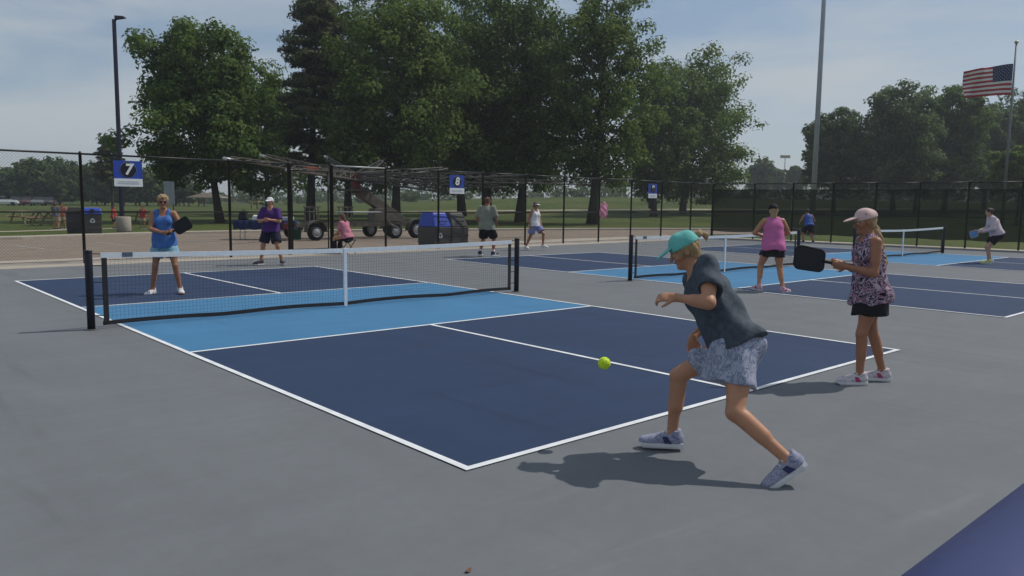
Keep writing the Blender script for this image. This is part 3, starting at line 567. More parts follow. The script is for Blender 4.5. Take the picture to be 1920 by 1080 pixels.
# ------------------------------------------------------------------ trees
def leaf_mat(name, c_dark, c_mid, c_pale, trans=0.5, nscale=0.5):
    m = bpy.data.materials.new(name); m.use_nodes = True; nt = m.node_tree; l = nt.links.new; nt.nodes.clear()
    out = nt.nodes.new('ShaderNodeOutputMaterial'); b = nt.nodes.new('ShaderNodeBsdfPrincipled'); tr = nt.nodes.new('ShaderNodeBsdfTranslucent'); mx = nt.nodes.new('ShaderNodeMixShader')
    b.inputs['Roughness'].default_value = 0.65; b.inputs['Specular IOR Level'].default_value = 0.2; mx.inputs[0].default_value = trans
    g = nt.nodes.new('ShaderNodeNewGeometry'); n = nt.nodes.new('ShaderNodeTexNoise'); n.inputs['Scale'].default_value = nscale; n.inputs['Detail'].default_value = 6; n.inputs['Roughness'].default_value = 0.7
    l(g.outputs['Position'], n.inputs['Vector'])
    at = nt.nodes.new('ShaderNodeAttribute'); at.attribute_name = 'tint'
    ad = nt.nodes.new('ShaderNodeMath'); ad.operation = 'MULTIPLY_ADD'; ad.inputs[1].default_value = 0.5; l(at.outputs['Fac'], ad.inputs[0]); 
    sb = nt.nodes.new('ShaderNodeMath'); sb.operation = 'SUBTRACT'; sb.inputs[1].default_value = 0.25; l(n.outputs['Fac'], sb.inputs[0]); l(sb.outputs[0], ad.inputs[2])
    r = nt.nodes.new('ShaderNodeValToRGB'); e = r.color_ramp.elements; e[0].position = 0.25; e[0].color = (*c_dark, 1); e[1].position = 0.8; e[1].color = (*c_pale, 1); k = e.new(0.5); k.color = (*c_mid, 1)  # leaf colour runs from dark to pale at random
    l(ad.outputs[0], r.inputs['Fac']); l(r.outputs['Color'], b.inputs['Base Color']); l(r.outputs['Color'], tr.inputs['Color'])
    l(b.outputs[0], mx.inputs[1]); l(tr.outputs[0], mx.inputs[2]); l(mx.outputs[0], out.inputs['Surface']); return m
oak = leaf_mat('oak_leaf', (0.058, 0.105, 0.024), (0.098, 0.160, 0.036), (0.165, 0.215, 0.052))
maple = leaf_mat('maple_leaf', (0.068, 0.118, 0.026), (0.118, 0.178, 0.040), (0.19, 0.24, 0.06))
pine = leaf_mat('pine_needle', (0.050, 0.072, 0.030), (0.078, 0.098, 0.038), (0.115, 0.122, 0.048), 0.25)
grey_leaf = leaf_mat('far_leaf', (0.062, 0.104, 0.036), (0.098, 0.145, 0.050), (0.145, 0.185, 0.064))
lime_leaf = leaf_mat('lime_leaf', (0.075, 0.120, 0.022), (0.115, 0.170, 0.032), (0.15, 0.20, 0.05))
bark = mat('bark', (0.050, 0.042, 0.034), 0.9, 0.35, 3.0, 0.8, 12, stretch=(6, 6, 1))
def leaves_mesh(name, P, N, size, rng, asp=0.62):
    """one small folded leaf face per point"""
    n = len(P); N = N/np.linalg.norm(N, axis=1, keepdims=True); a = rng.normal(size=(n, 3)); t = np.cross(N, a); t /= np.linalg.norm(t, axis=1, keepdims=True)+1e-9; b = np.cross(N, t)
    s = size*rng.uniform(0.45, 1.4, (n, 1)); v = np.empty((n, 4, 3), np.float32)
    v[:, 0] = P - t*s*0.5; v[:, 1] = P + b*s*0.5*asp + N*s*0.10; v[:, 2] = P + t*s*0.5 - N*s*0.12; v[:, 3] = P - b*s*0.5*asp + N*s*0.10
    me = bpy.data.meshes.new(name); me.vertices.add(4*n); me.vertices.foreach_set('co', v.ravel()); me.loops.add(4*n); me.loops.foreach_set('vertex_index', np.arange(4*n, dtype=np.int32))
    me.polygons.add(n); me.polygons.foreach_set('loop_start', np.arange(0, 4*n, 4, dtype=np.int32)); me.polygons.foreach_set('loop_total', np.full(n, 4, np.int32))
    at = me.attributes.new('tint', 'FLOAT', 'FACE'); at.data.foreach_set('value', rng.uniform(0, 1, n).astype(np.float32)); me.update(); return me
def tree(label, u, vtop, vbot, hw, D, ut=None, kind='oak', seed=1, m=None, leaf=0.24, nl=9000, group='park trees beyond the car park', trunk=None, dens=1.0, bulge=0.34, name=None):
    rng = np.random.default_rng(seed); rnd = random.Random(seed); ut = ut or u
    pc = AT(u, 380, D); pb = AT(ut, 380, D); z0 = terrain(pb.x, pb.y)-0.08; ztop = AT(u, vtop, D).z; zb = AT(u, vbot, D).z - z0; H = ztop-z0; rx = hw/FPX*D; cx, cy = pc.x-pb.x, pc.y-pb.y
    t = empty(name or {'oak': 'oak_tree', 'maple': 'maple_tree', 'pine': 'pine_tree'}.get(kind, 'tree'), (pb.x, pb.y, z0), 0, label, 'tree', group)
    rt = trunk or H*0.0185; CH = H-zb
    def prof(q): 
        q = min(1, max(0, q))
        if kind == 'pine': return (1-q)**0.62*(0.55+0.45*min(1, q*5))
        return 0.72+0.28*math.sin(PI/2*q/bulge) if q < bulge else math.sqrt(max(0.0, 1-((q-bulge)/(1.02-bulge))**2.2))
    def cg(q): return max(-1.25*q, min(1.25*q, rnd.gauss(0, q)))
    br = MB(); lead = []
    for i in range(9):
        f = i/8; lead.append(V((cx*f*0.9 + 0.05*H*0.2*math.sin(seed+3*f), cy*f*0.9 + 0.012*H*math.cos(seed*2+4*f), H*0.92*f)))
    br.tube(lead, [rt*(1.35 if i == 0 else 1)*(1-0.9*(i/8)**1.1)+0.02 for i in range(9)], 9)
    def on_trunk(z): f = min(0.999, max(0, z/(H*0.92)))*8; i = int(f); return lead[i].lerp(lead[min(8, i+1)], f-i)
    cl = []
    nb = int((34 if kind != 'pine' else 60)*dens)
    for k in range(nb):
        q = (k+0.5)/nb; q = q*0.98+0.01; az = k*2.39996+rnd.uniform(-0.4, 0.4); ze = zb+CH*q
        rr = rx*prof(q)*rnd.uniform(0.74, 1.06)
        if kind == 'pine': zs = ze + rr*0.05; ze -= rr*rnd.uniform(-0.12, 0.22)
        else: zs = zb*0.75 + (ze-zb*0.75)*rnd.uniform(0.35, 0.6)
        c = on_trunk(zs); ctr = V((cx, cy, 0)); e = V((ctr.x*(ze/H)**0.6+rr*math.cos(az), ctr.y*(ze/H)**0.6+rr*math.sin(az), ze)); mid = c.lerp(e, 0.5) + V((0, 0, (0.10 if kind != 'pine' else 0.03)*(e-c).length))
        pts = [c*(1-f)**2 + mid*2*f*(1-f) + e*f*f for f in (0, 0.25, 0.5, 0.75, 1)]
        rb = max(0.02, rt*0.36*(1-q*0.7)); br.tube(pts, [rb, rb*0.75, rb*0.5, rb*0.33, rb*0.12], 5, cap=False)
        for f in ((0.42, 0.62, 0.8, 0.98) if kind != 'pine' else (0.35, 0.55, 0.75, 0.95)):
            for w in range(2 if f < 0.7 else 3):
                sp = rx*(0.22 if kind != 'pine' else 0.12); pp = c*(1-f)**2 + mid*2*f*(1-f) + e*f*f
                cc = pp + V((cg(sp), cg(sp), cg(sp*(0.7 if kind != 'pine' else 0.25))))
                if kind != 'pine' and f > 0.4 and rnd.random() < 0.6: br.tube([pp, pp.lerp(cc, 0.5)+V((0, 0, 0.05)), cc], [rb*0.3, rb*0.2, 0.012], 4, cap=False)
                cl.append((cc, rx*rnd.uniform(0.15, 0.28) if kind != 'pine' else rx*rnd.uniform(0.12, 0.20)))
    br.build('trunk', bark, t, True)
    wts = np.array([r**2 for _, r in cl]); cnt = rng.multinomial(int(nl*3.1), wts/wts.sum()); Ps = []; Ns = []
    for (c, r), n in zip(cl, cnt):
        if not n: continue
        d = rng.normal(size=(n, 3)); d /= np.linalg.norm(d, axis=1, keepdims=True); rad = r*rng.uniform(0, 1, (n, 1))**0.45
        p = d*rad*np.array([1, 1, 0.72 if kind != 'pine' else 0.32]) + np.array(c); Ps.append(p); Ns.append(d*1.0 + rng.normal(size=(n, 3))*0.40 + np.array([0, 0, 0.55]))
    P = np.vstack(Ps); N = np.vstack(Ns); keep = P[:, 2] > zb*0.55
    me = leaves_mesh('crown', P[keep], N[keep], leaf*1.06, rng, 0.62 if kind != 'pine' else 0.30); new_obj('crown', me, m or {'oak': oak, 'maple': maple, 'pine': pine}.get(kind, grey_leaf), t)
    return t
tree('broad round-crowned oak at the left of the big grove', 376, 50, 330, 122, 52, 413, 'oak', 3, oak, 0.26, 15000)
tree('tall dark pine with uneven top, right of the round oak', 600, -12, 325, 105, 60, 583, 'pine', 5, pine, 0.34, 15000, dens=1.1)
tree('large maple with bright green crown right of the pine', 755, -8, 325, 128, 58, 742, 'maple', 11, maple, 0.27, 15000)
tree('massive dark oak with forked trunk in the middle of the grove', 925, -32, 335, 132, 66, 912, 'oak', 17, oak, 0.27, 15000, bulge=0.40)
tree('oak tucked in right behind the forked oak, leafing down low', 1000, 8, 338, 95, 64, 975, 'oak', 23, oak, 0.26, 9000)
tree('tall open-topped ash at the right end of the big grove', 1132, -28, 335, 96, 60, 1113, 'ash', 29, maple, 0.25, 10500, bulge=0.42, dens=1.1, name='ash_tree')
tree('rounded oak standing alone right of the open-topped ash', 1302, 104, 366, 104, 92, 1283, 'oak', 31, maple, 0.34, 11000, bulge=0.30)
tree('smaller oak between the ash and the lone rounded oak', 1232, 130, 362, 62, 84, 1228, 'oak', 37, oak, 0.32, 6000)
tree('shaded maple behind the pine and the bright maple', 662, 30, 345, 90, 76, 655, 'maple', 41, oak, 0.34, 7000)
tree('shaded maple behind the bright maple and the forked oak', 846, 20, 345, 88, 80, 868, 'maple', 43, oak, 0.34, 7000)
tree('shaded oak behind the round oak and the pine', 500, 120, 345, 75, 82, 505, 'oak', 47, oak, 0.34, 5000)
tree('small ragged pine seen behind the blue light pole', 208, 256, 340, 34, 95, 212, 'pine', 53, pine, 0.5, 3000, dens=0.7)
for k, (u, vt, hw, D) in enumerate([(-30, 318, 42, 150), (22, 320, 40, 160), (72, 306, 40, 150), (112, 302, 36, 155), (152, 312, 34, 165), (196, 314, 40, 150), (262, 322, 48, 150), (330, 318, 42, 160)]):
    tree(['leafy tree cut by the left edge of the far row beyond the lawn', 'low leafy tree above the parked white car in the far left row', 'tall leafy tree above the parked dark cars in the far left row', 'pointed leafy tree just left of the first fence post, far row', 'leafy tree just right of the first fence post in the far row', 'leafy tree below the small pine in the far row', 'dense far leafy tree behind the seven sign', 'far leafy tree behind the player in blue'][k], u, vt, 372, hw, D, None, 'leafy', 60+k, grey_leaf, 0.75, 2600, 'far trees along the left of the park', name='leafy_tree')
for k, (u, vt, vb, hw, D, mm, lb) in enumerate([(1562, 216, 345, 52, 100, grey_leaf, 'slim grey-green tree just right of the tall steel pole'), (1676, 168, 345, 70, 96, grey_leaf, 'big rounded tree above the windscreen fence, left of its darker neighbour'), (1772, 164, 345, 60, 100, oak, 'dark round-topped tree left of the flag'), (1842, 205, 345, 50, 108, grey_leaf, 'grey-green tree below the flag'), (1925, 172, 345, 72, 112, grey_leaf, 'large tree cut by the right edge behind the flagpole'), (1910, 284, 352, 46, 74, lime_leaf, 'bright lime green small tree at the right edge'), (1715, 240, 352, 60, 104, oak, 'low dark tree filling in behind the big rounded tree')]):
    tree(lb, u, vt, vb, hw, D, None, 'leafy', 80+k, mm, 0.40, 8000 if hw > 45 else 6500, 'trees behind the windscreen fence', bulge=0.38, name='leafy_tree')
for k, (u, vt, hw, D, lb) in enumerate([(1425, 302, 24, 190, 'far tree left of the gap in the skyline'), (1452, 318, 18, 210, 'tiny far tree in the middle of the skyline gap'), (1487, 314, 15, 200, 'small far tree just left of the tall steel pole')]):
    tree(lb, u, vt, 352, hw, D, None, 'leafy', 100+k, grey_leaf, 0.8, 1500, 'far trees in the skyline gap', name='leafy_tree')
def far_wood():
    rng = np.random.default_rng(7); Ps = []
    for k in range(150):
        u = -150 + 2250*(k+rng.uniform())/150; D = rng.uniform(190, 330); p = AT(u, 380, D); z0 = terrain(p.x, p.y); top = rng.uniform(2.0, 8.5) if 250 < u < 1450 else rng.uniform(5, 9)
        n = 220; d = rng.normal(size=(n, 3)); d /= np.linalg.norm(d, axis=1, keepdims=True); Ps.append(d*rng.uniform(0.2, 1, (n, 1))**0.4*np.array([2.2+top*0.22, 2.2+top*0.22, top*0.55]) + np.array([p.x, p.y, z0+top*0.48]))
    P = np.vstack(Ps); tag(new_obj('distant_wood', leaves_mesh('distant_wood', P, rng.normal(size=P.shape)+np.array([0, 0, 0.5]), 0.95, rng), grey_leaf), 'distant wood along the horizon', None, None, 'stuff')
far_wood()

# ------------------------------------------------------------------ far things in the park
def far_at(u, D): p = AT(u, 380, D); return V((p.x, p.y, terrain(p.x, p.y)))
roof_br = mat('brown_shingles', (0.16, 0.12, 0.09), 0.9, 0.2, 2); post_br = mat('brown_timber', (0.12, 0.085, 0.06), 0.85); pale_wall = mat('pale_render', (0.5, 0.48, 0.42), 0.9)
def pavilion(u, D, w, dpt, lab):
    p = far_at(u, D); t = empty('pavilion', p-V((0, 0, 0.05)), -YAW, lab, 'pavilion')
    for x in (-w/2+0.3, 0, w/2-0.3):
        for y in (-dpt/2+0.3, dpt/2-0.3): MB().box((x-0.1, y-0.1, 0), (x+0.1, y+0.1, 1.9)).build('post', post_br, t)
    r = MB().add([(-w/2, -dpt/2, 1.9), (w/2, -dpt/2, 1.9), (w/2, dpt/2, 1.9), (-w/2, dpt/2, 1.9), (-w*0.14, 0, 2.7), (w*0.14, 0, 2.7)], [(0, 3, 2, 1), (0, 1, 5, 4), (1, 2, 5), (2, 3, 4, 5), (3, 0, 4)]).build('roof', roof_br, t)
    MB().box((-w/2-0.05, -dpt/2-0.05, 1.78), (w/2+0.05, dpt/2+0.05, 1.895)).build('fascia', pale_wall, r)
pavilion(265, 150, 5.0, 5.0, 'small hip-roofed park pavilion under the seven sign'); pavilion(392, 155, 6.6, 5.5, 'low park pavilion left of the round oak trunk')
teal = mat('teal_play_plastic', (0.04, 0.22, 0.24), 0.5); orange = mat('orange_play_plastic', (0.55, 0.20, 0.03), 0.5); yellow_p = mat('yellow_play_plastic', (0.5, 0.38, 0.06), 0.5)
def play(u, D, col, lab, h=2.6):
    p = far_at(u, D); t = empty('play_tower', p-V((0, 0, 0.03)), 0.4, lab, 'playground')
    for x in (-0.6, 0.6):
        for y in (-0.6, 0.6): MB().tube([(x, y, 0), (x, y, h)], 0.07, 8).build('post', post_br, t)
    MB().box((-0.7, -0.7, 1.15), (0.7, 0.7, 1.25)).build('platform', yellow_p, t)
    MB().add([(-0.95, -0.95, h), (0.95, -0.95, h), (0.95, 0.95, h), (-0.95, 0.95, h), (0, 0, h+0.9)], [(0, 3, 2, 1), (0, 1, 4), (1, 2, 4), (2, 3, 4), (3, 0, 4)]).build('roof', col, t)
    s = MB(); pts = [(0.7+0.35*k, 0, 1.2-0.2*k+0.02*k*k*0.5) for k in range(6)]
    for a, b in zip(pts, pts[1:]): s.bar(a, b, 0.7, 0.08)
    for y in (-0.36, 0.36):
        for a, b in zip(pts, pts[1:]): s.bar((a[0], y, a[2]+0.12), (b[0], y, b[2]+0.12), 0.06, 0.25)
    s.build('slide', col, t)
    for k in range(4): MB().box((-1.2+0.1*k, -0.35, 0.2+0.28*k), (-0.95+0.1*k, 0.35, 0.25+0.28*k)).build('step', yellow_p, t)
play(182, 150, orange, 'orange and yellow play tower right of the first fence post', 1.3); play(482, 120, teal, 'teal play tower seen behind the player in purple', 3.4); play(345, 160, yellow_p, 'yellow play tower right of the player in blue', 1.3)
def car(u, D, col, lab, rz):
    p = far_at(u, D); t = empty('parked_car', p, -YAW+rz, lab, 'car', 'cars parked far off at the left')
    cm = mat('car_paint_%.2f_%.2f_%.2f' % col, col, 0.3, 0.03, 2, spec=0.5); gl = mat('car_glass', (0.015, 0.018, 0.02), 0.1, 0.0, spec=0.6)
    sec = [(-2.15, 0.35, 0.72), (-2.0, 0.30, 0.95), (-1.0, 0.28, 1.0), (0.9, 0.28, 1.0), (1.9, 0.30, 0.88), (2.2, 0.36, 0.6)]; m = MB(); vs = []
    for x, zl, zh in sec: vs += [(x, -0.9, zl), (x, -0.92, (zl+zh)/2), (x, -0.82, zh), (x, 0.82, zh), (x, 0.92, (zl+zh)/2), (x, 0.9, zl)]
    fs = [(i*6+k, i*6+(k+1) % 6, (i+1)*6+(k+1) % 6, (i+1)*6+k) for i in range(5) for k in range(6)] + [(5, 4, 3, 2, 1, 0), (30, 31, 32, 33, 34, 35)]; m.add(vs, fs); m.build('body', cm, t)
    MB().add([(-1.7, -0.8, 0.98), (0.95, -0.8, 0.98), (0.95, 0.8, 0.98), (-1.7, 0.8, 0.98), (-1.2, -0.62, 1.46), (0.25, -0.62, 1.46), (0.25, 0.62, 1.46), (-1.2, 0.62, 1.46)], [(0,3,2,1),(4,5,6,7),(0,1,5,4),(1,2,6,5),(2,3,7,6),(3,0,4,7)]).build('window', gl, t); MB().box((-1.18, -0.6, 1.462), (0.23, 0.6, 1.50)).build('roof', cm, t, bevel=0.02)
    for x in (-1.35, 1.35):
        for y in (-0.85, 0.85):
            w = MB().lathe([(0.2, -0.1), (0.32, -0.1), (0.32, 0.1), (0.2, 0.1)], 14).xf(Matrix.Translation((x, y, 0.32)) @ Matrix.Rotation(PI/2, 4, 'X')).build('wheel', tyre, t); MB().lathe([(0.2, -0.09), (0.2, 0.09)], 10).xf(Matrix.Translation((x, y, 0.32)) @ Matrix.Rotation(PI/2, 4, 'X')).build('rim', rim_m, w)
    for y in (-0.6, 0.6): MB().box((2.08, y-0.18, 0.66), (2.16, y+0.18, 0.78)).build('headlight', sign_white, t)
for u, D, col, rz, lab in ((6, 128, (0.6, 0.62, 0.62), 0.5, 'white car parked far off at the left edge'), (30, 132, (0.03, 0.035, 0.045), -1.2, 'dark blue car parked next to the white car'), (50, 134, (0.12, 0.03, 0.035), -1.2, 'dark red car parked in the far left row'), (72, 134, (0.16, 0.17, 0.18), -1.2, 'grey car parked right of the dark red car'), (92, 136, (0.06, 0.05, 0.05), -1.2, 'brown-black car at the right end of the far row')): car(u, D, col, lab, rz)
wood = mat('weathered_wood', (0.30, 0.22, 0.14), 0.85, 0.25, 4)
def picnic(u, v, rz, lab):
    p = G(u, v); t = empty('picnic_table', (p.x, p.y, -0.03), rz, lab, 'picnic table', 'picnic tables on the lawn')
    for k in range(5): MB().box((-0.9, -0.36+0.15*k, 0.72), (0.9, -0.23+0.15*k, 0.76)).build('plank', wood, t)
    for y in (-0.75, 0.65): MB().box((-0.9, y, 0.42), (0.9, y+0.24, 0.46)).build('bench', wood, t)
    for x in (-0.6, 0.6):
        for s in (-1, 1): MB().bar((x, s*0.7, 0), (x, s*0.25, 0.72), 0.05, 0.09).build('leg', wood, t)
        MB().bar((x+0.04, -0.72, 0.40), (x+0.04, 0.86, 0.40), 0.04, 0.08).build('cross_brace', wood, t)
picnic(52, 418, 0.4, 'wooden picnic table on the lawn at far left'); picnic(92, 422, 1.0, 'wooden picnic table left of the black litter bin'); picnic(246, 417, 0.2, 'wooden picnic table between the two people in red')
p = G(320, 425); t = empty('notice_board', (p.x, p.y, -0.03), -YAW, 'pale grey notice board on posts behind the player in blue', 'sign')
for x in (-0.2, 0.2): MB().box((x-0.03, -0.03, 0), (x+0.03, 0.03, 1.9)).build('post', post_br, t)
MB().box((-0.28, -0.055, 1.25), (0.28, -0.032, 2.5)).build('panel', mat('pale_blue_grey_panel', (0.30, 0.33, 0.36), 0.6), t)
p = far_at(1468, 260); t = empty('field_floodlight', p, -YAW, 'tiny far field floodlight mast in the skyline gap', 'light pole')
MB().tube([(0, 0, 0), (0, 0, 14)], [0.2, 0.12], 8).build('shaft', pale_steel, t); MB().box((-1.6, -0.2, 14), (1.6, 0.2, 14.9)).build('lamp_bank', mat('tan_lamp_bank', (0.35, 0.28, 0.2), 0.6), t)
# ------------------------------------------------------------------ people: one smooth surface per body, grown from bones
f32 = np.float32
def nv(v): v = np.asarray(v, float); return v/(np.linalg.norm(v)+1e-12)
class Field:
    def __init__(s, lo, hi, h):
        s.h = h; s.lo = np.asarray(lo, float)-3*h; n = np.ceil((np.asarray(hi)+3*h-s.lo)/h).astype(int)+1
        s.ax = [(s.lo[i]+h*np.arange(n[i])).astype(f32) for i in range(3)]; s.F = np.full(n, 1.0, f32)
    def win(s, lo, hi):
        sl = []
        for i in range(3):
            a = int(max(0, math.floor((lo[i]-s.lo[i])/s.h))); b = int(min(len(s.ax[i]), math.ceil((hi[i]-s.lo[i])/s.h)+1)); sl.append(slice(a, max(a, b)))
        X = s.ax[0][sl[0]][:, None, None]; Y = s.ax[1][sl[1]][None, :, None]; Z = s.ax[2][sl[2]][None, None, :]; return tuple(sl), X, Y, Z
    def dist(s, p, X, Y, Z):
        k = p[0]
        if k == 'cone':
            _, a, b, ra, rb = p; ba = b-a; L = float(ba@ba)+1e-12
            t = np.clip(((X-a[0])*ba[0]+(Y-a[1])*ba[1]+(Z-a[2])*ba[2])/L, 0, 1)
            return np.sqrt((X-a[0]-t*ba[0])**2+(Y-a[1]-t*ba[1])**2+(Z-a[2]-t*ba[2])**2) - (ra+(rb-ra)*t)
        if k == 'ell':
            _, c, r, B = p; x, y, z = X-c[0], Y-c[1], Z-c[2]; q = 0; q2 = 0
            for i in range(3):
                w = (x*B[i][0]+y*B[i][1]+z*B[i][2]); q = q+(w/r[i])**2; q2 = q2+(w/r[i]**2)**2
            k0 = np.sqrt(q); k1 = np.sqrt(q2)+1e-9; return k0*(k0-1)/k1
        if k == 'oval':          # tube of oval section: side axis sx
            _, a, b, ra, rb, sx = p; ba = b-a; L = float(ba@ba)+1e-12; ax = ba/math.sqrt(L); sx = nv(sx-ax*(sx@ax)); fy = np.cross(ax, sx)
            x, y, z = X-a[0], Y-a[1], Z-a[2]; t = np.clip((x*ba[0]+y*ba[1]+z*ba[2])/L, 0, 1); x = x-t*ba[0]; y = y-t*ba[1]; z = z-t*ba[2]
            r1 = ra[0]+(rb[0]-ra[0])*t; r2 = ra[1]+(rb[1]-ra[1])*t; rm = (r1+r2)/2
            u = (x*sx[0]+y*sx[1]+z*sx[2]); w = (x*fy[0]+y*fy[1]+z*fy[2]); e = (x*ax[0]+y*ax[1]+z*ax[2])
            k0 = np.sqrt((u/r1)**2+(w/r2)**2+(e/rm)**2); k1 = np.sqrt((u/r1**2)**2+(w/r2**2)**2+(e/rm**2)**2)+1e-9; return k0*(k0-1)/k1
    def box(s, p):
        if p[0] == 'cone': r = max(p[3], p[4]); return np.minimum(p[1], p[2])-r, np.maximum(p[1], p[2])+r
        if p[0] == 'ell': r = max(p[2]); return p[1]-r, p[1]+r
        r = max(max(p[3]), max(p[4])); return np.minimum(p[1], p[2])-r, np.maximum(p[1], p[2])+r
    def add(s, p, k=0.02):
        lo, hi = s.box(p); e = k+2.5*s.h; sl, X, Y, Z = s.win(lo-e, hi+e); d = s.dist(p, X, Y, Z).astype(f32); F = s.F[sl]
        if not F.size: return
        h = np.clip(0.5+0.5*(d-F)/k, 0, 1); s.F[sl] = d+(F-d)*h - k*h*(1-h)
    def sub(s, p, k=0.008):
        lo, hi = s.box(p); e = k+2.5*s.h; sl, X, Y, Z = s.win(lo-e, hi+e); d = -s.dist(p, X, Y, Z).astype(f32); F = s.F[sl]
        if not F.size: return
        h = np.clip(0.5-0.5*(d-F)/k, 0, 1); s.F[sl] = d+(F-d)*h + k*h*(1-h)
    def plane(s, p, n, wave=0.0):
        n = nv(n); X, Y, Z = s.ax[0][:, None, None], s.ax[1][None, :, None], s.ax[2][None, None, :]
        d = (X-p[0])*n[0]+(Y-p[1])*n[1]+(Z-p[2])*n[2]
        if wave: d = d + wave*np.sin(22*X+5*Y)*np.cos(17*Y)
        s.F = np.maximum(s.F, d.astype(f32))
    def wrinkle(s, amp, f, seed, vert=0.45):
        r = random.Random(seed); X, Y, Z = s.ax[0][:, None, None], s.ax[1][None, :, None], s.ax[2][None, None, :]
        for k in range(4):
            a = r.uniform(0, 6.28); g = f*r.uniform(0.6, 1.7); s.F += (amp*0.5*np.sin(g*(X*math.cos(a)+Y*math.sin(a)+Z*vert*r.uniform(-1.2, 1.2))+r.uniform(0, 6)+1.2*np.sin(9*Z+k))).astype(f32)
    def mesh(s, name):
        F = s.F; h = s.h; I = F < 0; nx, ny, nz = F.shape
        cs = np.zeros((nx-1, ny-1, nz-1), np.uint8); off = [(i, j, k) for i in (0, 1) for j in (0, 1) for k in (0, 1)]
        for i, j, k in off: cs += I[i:nx-1+i, j:ny-1+j, k:nz-1+k]
        act = (cs > 0) & (cs < 8); idx = -np.ones(act.shape, np.int32); A = np.argwhere(act); idx[act] = np.arange(len(A)); S = np.zeros((len(A), 3)); n = np.zeros(len(A)); 
        val = {o: F[A[:, 0]+o[0], A[:, 1]+o[1], A[:, 2]+o[2]].astype(float) for o in off}
        for o in off:
            for ax in range(3):
                if o[ax]: continue
                q = list(o); q[ax] = 1; q = tuple(q); a, b = val[o], val[q]; m = (a < 0) != (b < 0); t = np.where(m, a/np.where(m, a-b, 1), 0)
                for c in range(3): S[:, c] += np.where(m, o[c]+(t if c == ax else 0), 0)
                n += m
        Vt = s.lo+h*(A+S/n[:, None]); Q = []
        for ax in range(3):
            b, c = (ax+1) % 3, (ax+2) % 3; sl0 = [slice(None)]*3; sl1 = [slice(None)]*3; sl0[ax] = slice(0, -1); sl1[ax] = slice(1, None)
            X = I[tuple(sl0)] != I[tuple(sl1)]; E = np.argwhere(X); E = E[(E[:, b] > 0) & (E[:, c] > 0) & (E[:, b] < F.shape[b]-1) & (E[:, c] < F.shape[c]-1)]
            if not len(E): continue
            ins = I[E[:, 0], E[:, 1], E[:, 2]]; cell = []
            for db, dc in ((-1, -1), (0, -1), (0, 0), (-1, 0)):
                e = E.copy(); e[:, b] += db; e[:, c] += dc; cell.append(idx[e[:, 0], e[:, 1], e[:, 2]])
            q = np.stack(cell, 1); q[~ins] = q[~ins][:, ::-1]; Q.append(q)
        Q = np.vstack(Q); me = bpy.data.meshes.new(name); me.vertices.add(len(Vt)); me.vertices.foreach_set('co', Vt.astype(f32).ravel()); me.loops.add(Q.size); me.loops.foreach_set('vertex_index', Q.astype(np.int32).ravel())
        me.polygons.add(len(Q)); me.polygons.foreach_set('loop_start', np.arange(0, Q.size, 4, dtype=np.int32)); me.polygons.foreach_set('loop_total', np.full(len(Q), 4, np.int32)); me.polygons.foreach_set('use_smooth', np.ones(len(Q), bool)); me.update(); me.validate()
        return me
def solid(prims, h, k=0.02, subs=(), planes=(), wr=None, name='mesh'):
    lo = np.min([Field.box(None, p)[0] for p in prims], 0); hi = np.max([Field.box(None, p)[1] for p in prims], 0); F = Field(lo, hi, h)
    for p in prims: F.add(p, k)
    if wr: F.wrinkle(*wr)
    for p in subs: F.sub(p)
    for p in planes: F.plane(*p)
    return F.mesh(name)
def ik(a, c, l1, l2, pole):
    d = c-a; L = min(np.linalg.norm(d), 0.998*(l1+l2)); dn = nv(d); x = (l1*l1-l2*l2+L*L)/(2*L); hh = math.sqrt(max(0, l1*l1-x*x)); p = np.asarray(pole, float); p = nv(p-dn*(p@dn)); return a+dn*x+p*hh
skin_a = mat('tanned_skin', (0.44, 0.215, 0.125), 0.5, 0.10, 9, 0.05, 60, spec=0.35); skin_b = mat('brown_tanned_skin', (0.335, 0.150, 0.085), 0.5, 0.10, 9, 0.05, 60, spec=0.35); skin_c = mat('fair_skin', (0.50, 0.29, 0.20), 0.5, 0.08, 9, 0.05, 60, spec=0.35)
lip = mat('lips', (0.28, 0.09, 0.07), 0.45, 0.05); eye_w = mat('eye_white', (0.6, 0.58, 0.55), 0.25, 0.02); eye_d = mat('eye_iris', (0.03, 0.022, 0.018), 0.2, 0.02); lens = mat('dark_lens', (0.012, 0.011, 0.011), 0.15, 0.0, spec=0.6)
blond = mat('blond_hair', (0.36, 0.25, 0.13), 0.55, 0.35, 22, 0.6, 60, stretch=(3, 3, 0.4)); dark_hair = mat('dark_hair', (0.03, 0.022, 0.016), 0.5, 0.3, 22, 0.6, 60, stretch=(3, 3, 0.4)); red_hair = mat('auburn_hair', (0.13, 0.055, 0.032), 0.6, 0.3, 22, 0.6, 60); brown_hair = mat('brown_hair', (0.10, 0.06, 0.035), 0.55, 0.3, 22, 0.6, 60, stretch=(3, 3, 0.4))
SHOES = {}
